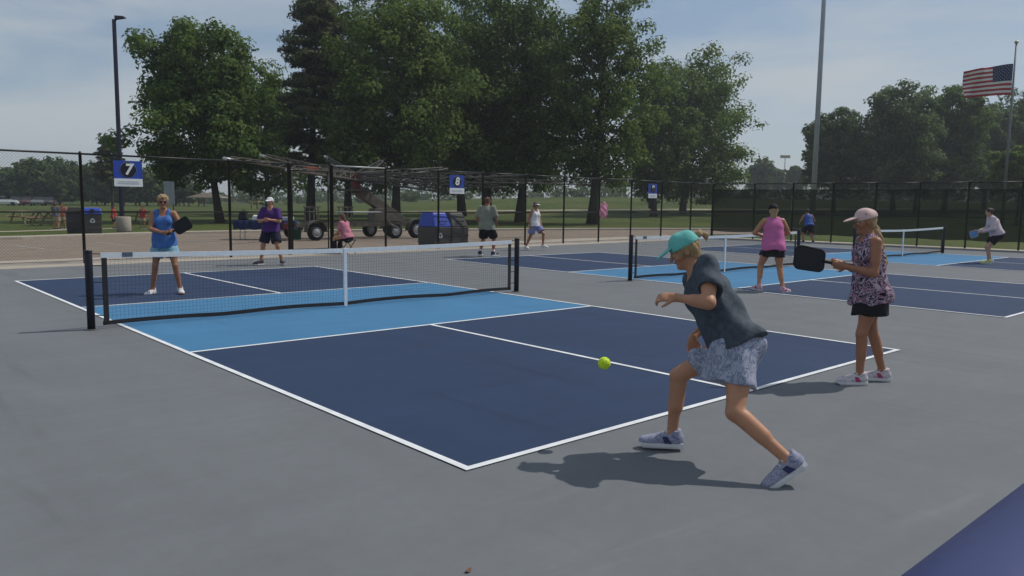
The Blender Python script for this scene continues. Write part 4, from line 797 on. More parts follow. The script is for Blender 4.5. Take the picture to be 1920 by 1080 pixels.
def shoe_meshes(h):
    if h not in SHOES:
        I3 = np.eye(3); a = lambda *v: np.array(v, float)
        pr = [('ell', a(0, -0.028, 0.05), (0.037, 0.046, 0.048), I3), ('cone', a(0, 0.0, 0.058), a(0, 0.12, 0.040), 0.039, 0.036), ('ell', a(0.004, 0.145, 0.036), (0.045, 0.058, 0.032), I3), ('cone', a(0, -0.012, 0.065), a(0, -0.016, 0.105), 0.041, 0.040), ('ell', a(0, 0.05, 0.088), (0.022, 0.045, 0.022), I3)]
        up = solid(pr, h, 0.02, planes=[(a(0, 0, 0.020), a(0, 0, -1)), (a(0, -0.012, 0.108), a(0, 0.25, 1))], name='shoe')
        out = [(-0.030, -0.066), (0.030, -0.066), (0.040, -0.04), (0.040, 0.03), (0.046, 0.09), (0.050, 0.14), (0.040, 0.185), (0.015, 0.207), (-0.015, 0.203), (-0.038, 0.18), (-0.045, 0.13), (-0.041, 0.07), (-0.038, 0.0), (-0.040, -0.04)]
        m = MB(); n = len(out)
        vs = [(x*0.96, y*0.97, 0.0 + (0.014 if y > 0.18 else 0)) for x, y in out] + [(x*1.04, y*1.01, 0.012+(0.008 if y > 0.18 else 0)) for x, y in out] + [(x, y, 0.030) for x, y in out]
        m.add(vs, [tuple(range(n))[::-1]] + [(r*n+i, r*n+(i+1) % n, (r+1)*n+(i+1) % n, (r+1)*n+i) for r in (0, 1) for i in range(n)] + [tuple(range(2*n, 3*n))]); lace = MB()
        for k in range(4): y = 0.03+0.024*k; lace.tube([(-0.026, y, 0.098-0.014*k), (0, y+0.006, 0.108-0.0135*k), (0.026, y, 0.098-0.014*k)], 0.0045, 5)
        sws = []
        for s in (-1, 1): sws.append(MB().add([(s*0.045, 0.0, 0.032), (s*0.046, 0.045, 0.034), (s*0.041, 0.060, 0.074), (s*0.0405, 0.03, 0.076)], [(0, 1, 2, 3)]).mesh('stripe'))
        SHOES[h] = (up, m.mesh('sole'), lace.mesh('laces'), sws[0], sws[1])
    return SHOES[h]
def omat(o, m):
    if not o.data.materials: o.data.materials.append(None)
    o.material_slots[0].link = 'OBJECT'; o.material_slots[0].material = m
def person(label, org, heading, H=1.65, fat=1.0, h=0.014, skin=skin_a, male=False, pel=None, nk=None, sx=(1, 0, 0), hx=(1, 0, 0), hf=(0, 1, 0), hu=(0, 0, 1), ank=None, toe=None, toeup=None, kp=None, wr=None, ep=None, hdir=None, pnm=None, curl=0.6, clothes=(), hair=None, hat=None, glasses=False, shoe=(None, None), stripe=None, sock=None, hsc=0.93, group=None, hdoff=0.0):
    a = lambda v: np.array(v, float); s = H/1.65
    t = empty('person', (org[0], org[1], 0.0 if len(org) < 3 else org[2]), -heading, label, 'person', group)
    pel = a(pel if pel is not None else (0, 0, 0.525*H)); nk = a(nk if nk is not None else (pel[0], pel[1]+0.005, pel[2]+0.300*H)); up = nv(nk-pel); sx = nv(sx); sx = nv(sx-up*(sx@up)); fw = np.cross(up, sx); hx = nv(hx)
    TL_ = np.linalg.norm(nk-pel); wst = pel+(nk-pel)*0.33; ch = pel+(nk-pel)*0.68
    sw = (0.108 if male else 0.098)*H*(0.9+0.1*fat); sL, sR = nk-up*0.028*H-sx*sw, nk-up*0.028*H+sx*sw; hipw = 0.053*H; hL, hR = pel-hx*hipw-up*0.02, pel+hx*hipw-up*0.02
    ank = [a(q) for q in (ank or [(-0.11*s, 0, 0.085*s), (0.11*s, 0, 0.085*s)])]; toe = [nv(q) for q in (toe or [(-0.25, 1, 0), (0.25, 1, 0)])]; toeup = [nv(q) for q in (toeup or [(0, 0, 1)]*2)]
    kp = kp or [(-0.15, 1, 0), (0.15, 1, 0)]; kn = [ik(hp, an, 0.242*H, 0.238*H, k) for hp, an, k in zip((hL, hR), ank, kp)]
    wr = [a(q) for q in (wr or [(-0.22*s, 0.06, 0.47*H), (0.22*s, 0.06, 0.47*H)])]; ep = ep or [(-0.6, -1, -0.2), (0.6, -1, -0.2)]; el = [ik(sh, w, 0.172*H, 0.150*H, e) for sh, w, e in zip((sL, sR), wr, ep)]
    for i in (0, 1):
        d = wr[i]-el[i]; L = np.linalg.norm(d)
        if L > 0.16*H: wr[i] = el[i]+d/L*0.16*H
    hu = nv(hu); hf = a(hf); hf = nv(hf-hu*(hf@hu)); hxx = np.cross(hf, hu); k = hsc*s; hd = nk+nv(up*0.5+hu*0.5)*(0.083*H+hdoff)+hf*0.022*s; HB = [hxx, hf, hu]
    def hp(x, y, z): return hd+(hxx*x+hf*y+hu*z)*k
    g = s*fat
    torso = [('oval', pel-up*0.035*s, pel+up*0.05*s, a((0.160, 0.112))*g, a((0.158, 0.108))*g, hx), ('oval', pel+up*0.03*s, wst+up*0.02, a((0.152, 0.104))*g, a(((0.142, 0.105) if male else (0.128, 0.098)))*g, nv(hx+sx)), ('oval', wst, ch, a(((0.142, 0.105) if male else (0.128, 0.098)))*g, a((0.150, 0.108))*g, sx), ('oval', ch, nk-up*0.03*s, a((0.148, 0.105))*g, a((0.075, 0.060))*s, sx), ('cone', sL+(sR-sL)*0.12, sR+(sL-sR)*0.12, 0.052*s, 0.052*s)]
    if not male: torso += [('ell', ch-up*0.012*s+fw*0.075*g+sx*x*0.068*s, (0.062*s, 0.055*s, 0.060*s), [sx, fw, up]) for x in (-1, 1)]
    torso += [('ell', pel-up*0.04*s-fw*0.055*s+hx*x*0.07*s, (0.082*g, 0.085*g, 0.092*g), [hx, fw, up]) for x in (-1, 1)]
    limbs = []
    for i, (hp_, kk, an, td, tu) in enumerate(zip((hL, hR), kn, ank, toe, toeup)):
        back = -nv(np.cross(hx, nv(kk-hp_)))*0; cf = nv(kk-an); bk = -td+cf*(td@cf); bk = nv(bk)
        limbs += [('cone', hp_, kk, 0.084*g, 0.052*g), ('cone', hp_+(kk-hp_)*0.15+bk*0.004, hp_+(kk-hp_)*0.6, 0.084*g, 0.066*g), ('cone', kk, an, 0.049*g, 0.034*s), ('cone', kk+(an-kk)*0.16+bk*0.012*s, kk+(an-kk)*0.52+bk*0.008*s, 0.046*g, 0.043*g), ('cone', an, an+td*0.12*s-tu*0.045*s, 0.034*s, 0.024*s), ('cone', an-tu*0.03*s, an-td*0.035*s-tu*0.045*s, 0.03*s, 0.028*s)]
    for i, (sh, e, w) in enumerate(zip((sL, sR), el, wr)):
        limbs += [('cone', sh, e, 0.050*g, 0.036*g), ('cone', sh+(e-sh)*0.25, sh+(e-sh)*0.6, 0.045*g, 0.042*g), ('cone', e, w, 0.036*g, 0.025*s), ('cone', e+(w-e)*0.12, e+(w-e)*0.45, 0.039*g, 0.035*g)]
    ALL = torso+limbs+[('ell', hp(0, 0.02, 0), (0.15, 0.15, 0.15), HB)]
    lo = np.min([Field.box(None, p)[0] for p in ALL], 0)-0.08*s; hi = np.max([Field.box(None, p)[1] for p in ALL], 0)+0.10*s; lo[2] = max(lo[2], -0.01)
    F = Field(lo, hi, h)
    for p in torso: F.add(p, 0.045*s)
    for p in limbs: F.add(p, 0.022*s)
    F.add(('cone', nk-up*0.03*s, hp(0, -0.018, -0.05), 0.054*s*(1.12 if male else 1), 0.050*s*(1.1 if male else 1)), 0.03*s)
    for p, kk in [(('ell', hp(0, -0.012, 0.030), a((0.074, 0.093, 0.088))*k, HB), 0.02), (('oval', hp(0, 0.030, 0.005), hp(0, 0.046, -0.085), a((0.061, 0.054))*k, a((0.036, 0.032))*k, hxx), 0.03), (('cone', hp(-0.032, 0.074, 0.024), hp(0.032, 0.074, 0.024), 0.013*k, 0.013*k), 0.012), (('cone', hp(0, 0.084, 0.010), hp(0, 0.106, -0.026), 0.008*k, 0.0135*k), 0.010), (('ell', hp(0, 0.082, -0.056), a((0.022, 0.011, 0.0095))*k, HB), 0.008), (('ell', hp(0, 0.070, -0.092), a((0.022, 0.019, 0.017))*k, HB), 0.015), (('ell', hp(-0.043, 0.058, -0.022), a((0.02, 0.02, 0.022))*k, HB), 0.02), (('ell', hp(0.043, 0.058, -0.022), a((0.02, 0.02, 0.022))*k, HB), 0.02), (('ell', hp(-0.077, -0.012, -0.008), a((0.011, 0.018, 0.029))*k, HB), 0.006), (('ell', hp(0.077, -0.012, -0.008), a((0.011, 0.018, 0.029))*k, HB), 0.006)]: F.add(p, kk*k)
    for x in (-0.031, 0.031): F.sub(('ell', hp(x, 0.094, 0.001), a((0.016, 0.014, 0.010))*k, HB), 0.010)
    fr = max(0.0085*s, 0.62*h)
    hdir = hdir or [None, None]; pnm = pnm or [None, None]; HANDS = []
    for i in (0, 1):
        d = nv(wr[i]-el[i]) if hdir[i] is None else nv(hdir[i]); pn = a(pnm[i]) if pnm[i] is not None else a((1 if i == 0 else -1, 0.2, 0)); pn = nv(pn-d*(pn@d)); sd = np.cross(d, pn)*(1 if i == 0 else -1)   # towards the thumb
        w = wr[i]; HANDS.append((w, d, pn, sd)); F.add(('ell', w+d*0.048*s, (0.040*s, 0.052*s, max(0.0155*s, 0.8*h)), [sd, d, pn]), 0.015*s); F.add(('cone', w, w+d*0.02*s, 0.026*s, 0.028*s), 0.012*s)
        for j, (x, L) in enumerate(((0.028, 0.068), (0.010, 0.077), (-0.009, 0.071), (-0.026, 0.055))):
            c = curl*(1+0.08*j); b0_ = w+(d*0.086+sd*x)*s; d1 = nv(d*math.cos(c*0.7)+pn*math.sin(c*0.7)); b1 = b0_+d1*L*0.48*s; d2 = nv(d*math.cos(c*1.7)+pn*math.sin(c*1.7)); b2 = b1+d2*L*0.32*s; d3 = nv(d*math.cos(c*2.5)+pn*math.sin(c*2.5)); b3 = b2+d3*L*0.22*s
            F.add(('cone', b0_-d*0.02*s, b1, fr*1.1, fr), 0.006); F.add(('cone', b1, b2, fr, fr*0.92), 0.005); F.add(('cone', b2, b3, fr*0.92, fr*0.8), 0.005)
        b0_ = w+(d*0.022+sd*0.026)*s; d1 = nv(d*0.72+sd*0.62+pn*0.25); b1 = b0_+d1*0.045*s; d2 = nv(d*0.85+sd*0.1+pn*(0.25+0.5*curl)); F.add(('cone', b0_, b1, fr*1.35, fr*1.1), 0.008); F.add(('cone', b1, b1+d2*0.034*s, fr*1.1, fr*0.9), 0.005)
    F.plane((0, 0, 0.012), (0, 0, -1)) if lo[2] < 0.02 else None
    me = F.mesh('body'); bo = new_obj('body', me, [skin, lip], t)
    mc = hp(0, 0.090, -0.056); n = len(me.polygons); cen = np.empty(n*3, f32); me.polygons.foreach_get('center', cen); dd = (cen.reshape(-1, 3)-mc)@np.stack(HB).T; mk = ((dd[:, 0]/(0.021*k))**2+(dd[:, 1]/(0.02*k))**2+(dd[:, 2]/(0.009*k))**2) < 1
    me.polygons.foreach_set('material_index', mk.astype(np.int32))
    if h < 0.02:
        for x in (-0.031, 0.031):
            c = V(hp(x, 0.0745, 0.001)); r = 0.0125*k; q = Matrix((tuple(hxx), tuple(hf), tuple(hu))).transposed().to_4x4()
            e = MB().lathe([(0.002*k, -r), (r*0.7, -r*0.7), (r, 0), (r*0.7, r*0.7), (0.002*k, r)], 12).xf(Matrix.Translation(c) @ q).build('eye', eye_w, bo, True)
            MB().lathe([(0.006*k, 0.0), (0.005*k, 0.0015)], 10).xf(Matrix.Translation(V(hp(x, 0.0745, 0.001))+V(hf)*r*0.96) @ q @ Matrix.Rotation(-PI/2, 4, 'X')).build('iris', eye_d, e)
            MB().bar(V(hp(x-0.016, 0.090, 0.020)), V(hp(x+0.016, 0.090, 0.021)), 0.006*k, 0.006*k).build('eyebrow', hair[1] if hair else dark_hair, bo)
    if glasses:
        gp = [('ell', hp(x, 0.088, 0.003), a((0.030, 0.008, 0.021))*k, HB) for x in (-0.033, 0.033)]+[('cone', hp(-0.02, 0.096, 0.010), hp(0.02, 0.096, 0.010), 0.005*k, 0.005*k)]+[('cone', hp(x*0.064, 0.078, 0.010), hp(x*0.080, -0.01, 0.008), 0.0055*k, 0.005*k) for x in (-1, 1)]
        new_obj('sunglasses', solid(gp, max(0.006, h*0.6), 0.004), lens, t)
    ch_ = max(0.008, min(h, 0.014))
    hems = [q.get('hem', 0.06) for q in clothes if q['t'] == 'top']; waist = (pel-up*(hems[0]*s-0.022*s)) if hems else wst+up*0.015
    for c in clothes:
        ty = c['t']
        if ty == 'top':
            o = c.get('o', 0.014); lo_ = c.get('loose', 0.0); hem = pel-up*c.get('hem', 0.06)*s
            def infl(p, o):
                if p[0] == 'oval': return ('oval', p[1], p[2], p[3]+o, p[4]+o, p[5])
                if p[0] == 'ell': return ('ell', p[1], tuple(np.array(p[2])+o), p[3])
                return ('cone', p[1], p[2], p[3]+o, p[4]+o)
            pr = [infl(p, o+(0.030 if p[0] == 'ell' and q >= len(torso)-2 else 0.020 if q < 2 else 0)) for q, p in enumerate(torso)]
            pr[-1 if False else 4] = ('cone', sL+(sR-sL)*c.get('sh', 0.10), sR+(sL-sR)*c.get('sh', 0.10), 0.053*s+o, 0.053*s+o)
            fl = c.get('flare', 0.0); pr += [('oval', wst, hem-up*0.12*s, a((0.140, 0.112))*g+o+lo_, a((0.198, 0.166))*g+o+lo_+fl, nv(hx+sx)), ('oval', ch-up*0.02, wst, a((0.148, 0.112))*g+o+lo_*0.6, a((0.138, 0.108))*g+o+lo_, sx)]
            sl = c.get('sleeve', 0)
            pl = [(hem, -up+0.0*fw, c.get('wave', 0.012)*s)]; subs = []
            if sl:
                for sh, e, w in zip((sL, sR), el, wr):
                    if sl <= 1: q = sh+(e-sh)*sl; pr.append(('cone', sh, q, 0.056*g+o, (0.052+0.012)*g+o)); subs.append(('cone', q+nv(e-sh)*0.075*s, q+nv(e-sh)*0.11*s, 0.085*s, 0.085*s))
                    else: pr += [('cone', sh, e, 0.052*g+o, 0.044*g+o), ('cone', e, e+(w-e)*0.92, 0.043*g+o, 0.032*s+o)]
            else: subs += [('ell', sh+sx*x*0.058*s-up*0.01*s, (0.062*s, 0.075*s, 0.095*s), [sx, fw, up]) for sh, x in ((sL, -1), (sR, 1))]
            subs += [('ell', nk+fw*0.062*s+up*0.012*s, (0.062*s, 0.058*s, c.get('neck', 0.07)*s), [sx, fw, up]), ('cone', nk, nk+up*0.12, 0.068*s, 0.07*s)]
            me2 = solid(pr, ch_, 0.035*s, subs, pl, (c.get('wr', 0.007), 26/s, len(label)), 'top'); go = new_obj(c.get('n', 'shirt'), me2, c['m'], t)
        elif ty in ('shorts', 'trousers'):
            ln = c.get('len', 0.5); o = c.get('o', 0.016); fl = c.get('flare', 0.015); pr = [('oval', pel-up*0.04*s, wst, a((0.162, 0.114))*g+o, a((0.136, 0.104))*g+o, hx)]+[('ell', pel-up*0.04*s-fw*0.055*s+hx*x*0.07*s, (0.082*g+o, 0.085*g+o, 0.092*g+o), [hx, fw, up]) for x in (-1, 1)]; subs = []
            for q, kk, an in zip((hL, hR), kn, ank):
                if ty == 'shorts': e = q+(kk-q)*ln; pr.append(('cone', q, e, 0.088*g+o, 0.074*g+o+fl)); subs.append(('cone', e+nv(kk-q)*0.105*s, e+nv(kk-q)*0.14*s, 0.115*s, 0.115*s))
                else: pr += [('cone', q, kk, 0.088*g+o, 0.062*g+o), ('cone', kk, an+(kk-an)*0.06, 0.060*g+o, 0.046*g+o+fl)]
            go = new_obj(c.get('n', ty), solid(pr, ch_, 0.03*s, subs, [(waist, up)], (0.006, 24/s, len(label)+3), ty), c['m'], t)
        elif ty == 'skirt':
            ln = c.get('len', 0.22)*s; o = 0.016; fl = c.get('flare', 0.05); mid = (kn[0]+kn[1])/2; dn = nv(nv(mid-pel)+(-up)*0.6); e = pel+dn*(ln+0.14*s)
            pr = [('oval', wst, pel-up*0.02, a((0.136, 0.104))*g+o, a((0.168, 0.126))*g+o, hx), ('oval', pel, e, a((0.168, 0.126))*g+o, a((0.185, 0.15))*g+fl*1.4, hx)]+[('ell', pel-up*0.04*s-fw*0.055*s+hx*x*0.07*s, (0.082*g+o, 0.085*g+o, 0.092*g+o), [hx, fw, up]) for x in (-1, 1)]
            for q, kk in zip((hL, hR), kn): pr.append(('cone', q, q+(kk-q)*0.5, 0.09*g+o, 0.08*g+o))
            go = new_obj(c.get('n', 'skirt'), solid(pr, ch_, 0.035*s, (), [(waist+up*c.get('rise', 0.0), up-fw*c.get('tilt', 0.0)), (pel+dn*ln, dn, 0.014*s)], (0.011, 30/s, len(label)+5), 'skirt'), c['m'], t)
        elif ty == 'sock':
            for an, kk in zip(ank, kn): new_obj('sock', solid([('cone', an-nv(kk-an)*0.03, an+(kk-an)*c.get('len', 0.12), 0.042*s, 0.043*s)], max(0.008, ch_*0.8), 0.01), c['m'], t)
    hh = max(0.007, h*0.7)
    if hair:
        st, hm_ = hair[0], hair[1]; pr = [('ell', hp(0, -0.016, 0.034), a((0.083, 0.100, 0.094))*k, HB), ('ell', hp(0, -0.045, -0.015), a((0.074, 0.062, 0.075))*k, HB)]
        subs = [('ell', hp(0, 0.088, -0.035), a((0.064, 0.075, 0.100))*k, HB)]
        if st == 'puffy': pr += [('ell', hp(0, -0.012, 0.050), a((0.094, 0.105, 0.092))*k, HB), ('ell', hp(0, 0.045, 0.080), a((0.065, 0.045, 0.036))*k, HB)]
        if st == 'crop': subs.append(('ell', hp(0, 0.0, -0.10), a((0.12, 0.10, 0.075))*k, HB))
        if st == 'long': pr += [('cone', hp(0, -0.06, 0.0), hp(0, -0.075, -0.16), 0.065*k, 0.05*k)]
        if st == 'pony':
            ps = [a(q) for q in hair[2]]; pr += [('cone', ps[i], ps[i+1], hair[3][i]*k, hair[3][i+1]*k) for i in range(len(ps)-1)]
        if st == 'bun': pr += [('ell', hp(0, -0.12, 0.03), a((0.035, 0.035, 0.04))*k, HB)]
        new_obj('hair', solid(pr, hh, 0.02*k, subs, (), (0.006, 90, 7), 'hair'), hm_, t)
    if hat:
        ty, hm_ = hat[0], hat[1]; bt = hat[2] if len(hat) > 2 else 0.0
        dome = ('ell', hp(0, -0.014, 0.040), a((0.092, 0.110, 0.103))*k, HB); brim_c = hp(0, 0.118, 0.052-bt*0.5); bf = nv(hf-hu*(0.22+bt*6)); bu = nv(np.cross(hxx, bf))
        if ty == 'cap':
            ho = new_obj('cap', solid([dome], hh, 0.01*k, (), [(hp(0, 0, 0.030), -hu+hf*-0.10)], (0.003, 60, 3), 'cap'), hm_, t)
        else:
            ho = new_obj('visor', solid([dome], hh, 0.01*k, [('ell', hp(0, -0.014, 0.12), a((0.10, 0.115, 0.05))*k, HB)], [(hp(0, 0, 0.032), -hu)], None, 'visor'), hm_, t)
        pr = [('ell', brim_c+bf*0.005*k, a((0.074, 0.086, 0.010))*k, [hxx, bf, bu])]; new_obj('brim', solid(pr, min(hh, 0.007), 0.01*k, [('ell', hp(0, -0.02, 0.03), a((0.078, 0.096, 0.09))*k, HB)]), hat[3] if len(hat) > 3 else hm_, ho)
    if shoe[0]:
        sm_ = shoe_meshes(0.008 if h < 0.02 else 0.014)
        for i in (0, 1):
            td, tu = toe[i], toeup[i]; tu = nv(tu-td*(tu@td)); lx = np.cross(td, tu); o0 = ank[i]-tu*0.085*s*1.02
            so_ = new_obj('shoe', sm_[0], None, t); so_.matrix_local = Matrix.Translation(V(o0)) @ Matrix((tuple(lx), tuple(td), tuple(tu))).transposed().to_4x4() @ Matrix.Scale(s*1.07*(1.06 if male else 1.0), 4); omat(so_, shoe[0][i] if isinstance(shoe[0], tuple) else shoe[0])
            for nm, md, mm in (('sole', sm_[1], shoe[1]), ('laces', sm_[2], shoe[1]), ('stripe', sm_[3], stripe or shoe[1]), ('stripe', sm_[4], stripe or shoe[1])):
                if h > 0.02 and nm != 'sole': continue
                c2 = new_obj(nm, md, None, so_); omat(c2, mm)
                if nm == 'laces': c2['kind'] = 'stuff'
    bpy.context.view_layer.update() if False else None
    M = Matrix.Translation(t.location) @ Matrix.Rotation(-heading, 4, 'Z')
    return t, M, HANDS
def paddle(label, M, pos, dirv, nrm, mface, mgrip, off=0.05):
    """pickleball paddle: face, edge guard and grip; pos = middle of the hand on the grip"""
    dirv = V(dirv).normalized(); nrm = V(nrm); nrm = (nrm-dirv*nrm.dot(dirv)).normalized(); sx = dirv.cross(nrm)
    t = empty('pickleball_paddle', (0, 0, 0), 0, label, 'paddle'); t.matrix_world = M @ Matrix.Translation(V(pos)) @ Matrix((tuple(sx), tuple(dirv), tuple(nrm))).transposed().to_4x4()
    def outline(w, l0, l1, r):
        pts = []
        for cx, cy, a0 in ((w-r, l1-r, 0), (-w+r, l1-r, 90), (-w+r*1.1, l0+r*1.1, 180), (w-r*1.1, l0+r*1.1, 270)):
            for k in range(6): a = R(a0+18*k); pts.append((cx+r*math.cos(a), cy+r*math.sin(a)))
        return pts
    MB().prism(outline(0.100, off+0.02, off+0.285, 0.045), -0.0065, 0.0065).build('face', mface, t, bevel=0.001)
    e = MB(); o = outline(0.103, off+0.017, off+0.288, 0.047); e.tube([(x, y, 0) for x, y in o]+[(o[0][0], o[0][1], 0)], 0.0095, 6); e.build('edge_guard', mgrip, t, True)
    e = MB(); e.tube([(0, -0.065, 0), (0, off+0.01, 0), (0, off+0.04, 0)], [0.016, 0.0155, 0.013], 10); g_ = e.build('grip', mgrip, t, True); MB().lathe([(0.019, -0.012), (0.020, 0.0), (0.016, 0.006)], 10).xf(Matrix.Translation((0, -0.063, 0)) @ Matrix.Rotation(-PI/2, 4, 'X')).build('butt_cap', mgrip, g_, True)
    return t
# ------------------------------------------------------------------ the players
white_cloth = mat('white_cloth', (0.66, 0.64, 0.66), 0.85, 0.05, 8, 0.2, 30); black_cloth = mat('black_cloth', (0.014, 0.014, 0.017), 0.85, 0.15, 8, 0.2, 30); navy_cloth = mat('navy_cloth', (0.012, 0.014, 0.032), 0.85, 0.15, 8, 0.2, 30)
white_rub = mat('white_rubber', (0.62, 0.62, 0.63), 0.6, 0.06, 14); black_face = mat('black_paddle_face', (0.016, 0.016, 0.018), 0.6, 0.2, 30); black_grip = mat('black_grip', (0.014, 0.014, 0.014), 0.7, 0.15, 60)
def frame(org, heading): M = Matrix.Translation((org[0], org[1], 0)) @ Matrix.Rotation(-heading, 4, 'Z'); Mi = M.inverted(); return M, (lambda u, v, D: np.array(Mi @ AT(u, v, D)))
LEFT, TOWARD, RIGHT, AWAY = YAW-PI/2, YAW+PI, YAW+PI/2, YAW
# the lunging player in the foreground (facing left: her left side is towards us)
o = G(1370, 880); hd_ = LEFT+0.12; M, L = frame(o, hd_)
H1 = 1.62
pel = L(1378, 645, 4.80); nk = L(1306, 505, 4.93); pel_c = pel
tor = mat('charcoal_heather', (0.062, 0.078, 0.100), 0.85, 0.25, 30, 0.2, 40); print1 = blotch('pale_blue_print', [(0.20, 0.24, 0.34), (0.33, 0.36, 0.47), (0.42, 0.43, 0.52), (0.14, 0.18, 0.27), (0.38, 0.42, 0.52)], 26, soft=True)
teal_cap = mat('teal_cap_cloth', (0.13, 0.46, 0.42), 0.8, 0.06, 12, 0.2, 40); lav_shoe = blotch('lavender_mesh', [(0.10, 0.11, 0.22), (0.20, 0.21, 0.33), (0.36, 0.37, 0.46), (0.15, 0.16, 0.28)], 38, soft=True); navy_stripe = mat('navy_stripe', (0.03, 0.035, 0.11), 0.6)
hn = lambda u, v, D: L(u, v, D)
p1, M1, hands1 = person('player lunging in the foreground in teal cap, charcoal shirt and pale blue skort', o, hd_, H1, 1.02, 0.0075, skin_a, pel=pel, nk=nk, sx=(0.93, 0.38, 0), hx=(0.95, 0.20, 0.0), hf=(0.05, 0.90, -0.40), hu=(0, 0.40, 0.90),
    ank=[L(1478, 862, 4.44), L(1260, 814, 5.06)], toe=[np.array((-0.10, 0.80, -0.60)), np.array((0.05, 1, -0.02))], toeup=[(0, 0.6, 0.8), (0, 0.02, 1)], kp=[(-0.05, 1, 0.0), (0.25, 1, 0)],
    wr=[L(1268, 558, 4.78), L(1300, 632, 5.05)], ep=[(-1.0, -0.55, -0.45), (0.5, -1, 0)], hdir=[(0.15, 1, 0.02), (-0.2, 0.15, -1)], pnm=[(0.6, 0, -0.8), (-0.9, -0.3, 0)], curl=0.75,
    clothes=[dict(t='top', m=tor, n='shirt', sleeve=0.55, hem=0.025, loose=0.004, wr=0.010), dict(t='skirt', m=print1, n='skort', len=0.25, flare=0.012, rise=0.005, tilt=0.45)],
    hair=('pony', blond, [L(1296, 455, 4.96), L(1312, 438, 4.97), L(1322, 442, 4.98), L(1327, 462, 4.98)], [0.014, 0.017, 0.015, 0.005]), hat=('cap', teal_cap, 0.02), shoe=(lav_shoe, white_rub), stripe=navy_stripe)
# waiting player with the pink cap and black paddle
o = (G(1612, 722)+G(1655, 713))*0.5; hd_ = LEFT+0.10; M, L = frame(o, hd_)
floral = blotch('floral_print', [(0.015, 0.022, 0.045), (0.36, 0.20, 0.28), (0.014, 0.020, 0.040), (0.50, 0.37, 0.45), (0.020, 0.035, 0.055), (0.46, 0.22, 0.30), (0.012, 0.012, 0.025)], 11)
pink_cap = mat('pale_pink_cloth', (0.62, 0.44, 0.42), 0.8, 0.06, 14, 0.2, 40); wp_shoe = blotch('white_pink_mesh', [(0.42, 0.06, 0.16), (0.50, 0.46, 0.49), (0.58, 0.55, 0.57), (0.45, 0.42, 0.46), (0.36, 0.08, 0.18)], 22); mag = mat('magenta_stripe', (0.40, 0.04, 0.14), 0.6)
hb = [L(1634, 418, 7.1), L(1643, 432, 7.1), L(1652, 462, 7.1), L(1658, 492, 7.1), L(1656, 512, 7.1)]
p2, M2, hands2 = person('player in pale pink cap and floral sleeveless top, waiting at the baseline with a paddle', o, hd_, 1.575, 0.95, 0.008, skin_b, pel=(0, 0.06, 0.85), nk=(0, 0.105, 1.315), sx=(1, 0.12, 0), hf=(0.0, 1, -0.16), hu=(0, 0.16, 1),
    ank=[L(1612, 704, 6.98), L(1655, 697, 7.14)], toe=[(-0.10, 1, 0), (0.10, 1, 0)], wr=[(-0.075, 0.30, 1.05), (0.055, 0.31, 1.07)], ep=[(-0.5, -0.6, -1), (0.5, -0.6, -1)], hdir=[(0.45, 0.9, 0.05), (-0.3, 1.0, 0.1)], pnm=[(0.85, -0.4, 0.2), (-0.85, -0.2, 0.3)], curl=0.95,
    clothes=[dict(t='top', m=floral, n='top', hem=0.13, loose=0.012, flare=0.022, sh=0.26, wr=0.010, wave=0.02), dict(t='skirt', m=black_cloth, n='skort', len=0.24, flare=0.02)],
    hair=('pony', blond, hb, [0.030, 0.036, 0.036, 0.030, 0.012]), hat=('cap', pink_cap), shoe=(wp_shoe, white_rub), stripe=mag)
w, d, pn, sd = hands2[1]
paddle('black paddle held out by the player in the pale pink cap', M2, (0.0, 0.385, 1.075), (-0.10, 1, 0.16), (-1, 0.1, 0.25), black_face, black_grip, 0.07)
# player in blue on the far side of the nearest net
o = (G(285, 552)+G(338, 549))*0.5; hd_ = TOWARD-0.25; M, L = frame(o, hd_); DD = depth(o)
blue_top = mat('bright_blue_knit', (0.055, 0.150, 0.40), 0.8, 0.12, 12, 0.2, 40); aqua = blotch('aqua_print', [(0.05, 0.14, 0.38), (0.12, 0.30, 0.42), (0.30, 0.48, 0.50), (0.10, 0.24, 0.45), (0.36, 0.50, 0.48)], 18)
p3, M3, h3 = person('player in bright blue sleeveless top and aqua print shorts behind the nearest net', o, hd_, 1.66, 0.90, 0.011, skin_b, hf=(-0.15, 1, 0), ank=[L(338, 541, DD), L(286, 544, DD)], toe=[(-0.3, 1, 0), (0.35, 1, 0)], wr=[(-0.13, 0.25, 1.04), (-0.02, 0.27, 1.02)], ep=[(-1, -0.6, -0.6), (1.2, -0.4, -0.7)], hdir=[(-0.5, 0.8, 0.1), (-1, 0.4, 0)], pnm=[(0.6, 0.6, 0), (0.2, -1, 0)], curl=0.9,
    clothes=[dict(t='top', m=blue_top, n='top', hem=0.10, loose=0.006, flare=0.012, sh=0.24, neck=0.13), dict(t='shorts', m=aqua, len=0.52, flare=0.025)], hair=('puffy', blond), glasses=True, shoe=(white_cloth, mat('tan_sole', (0.25, 0.13, 0.09), 0.7)), stripe=white_rub)
paddle('round-looking black paddle held by the player in bright blue', M3, (-0.16, 0.31, 1.03), (-0.8, 0.1, 0.5), (0.1, 1, 0.1), black_face, black_grip)
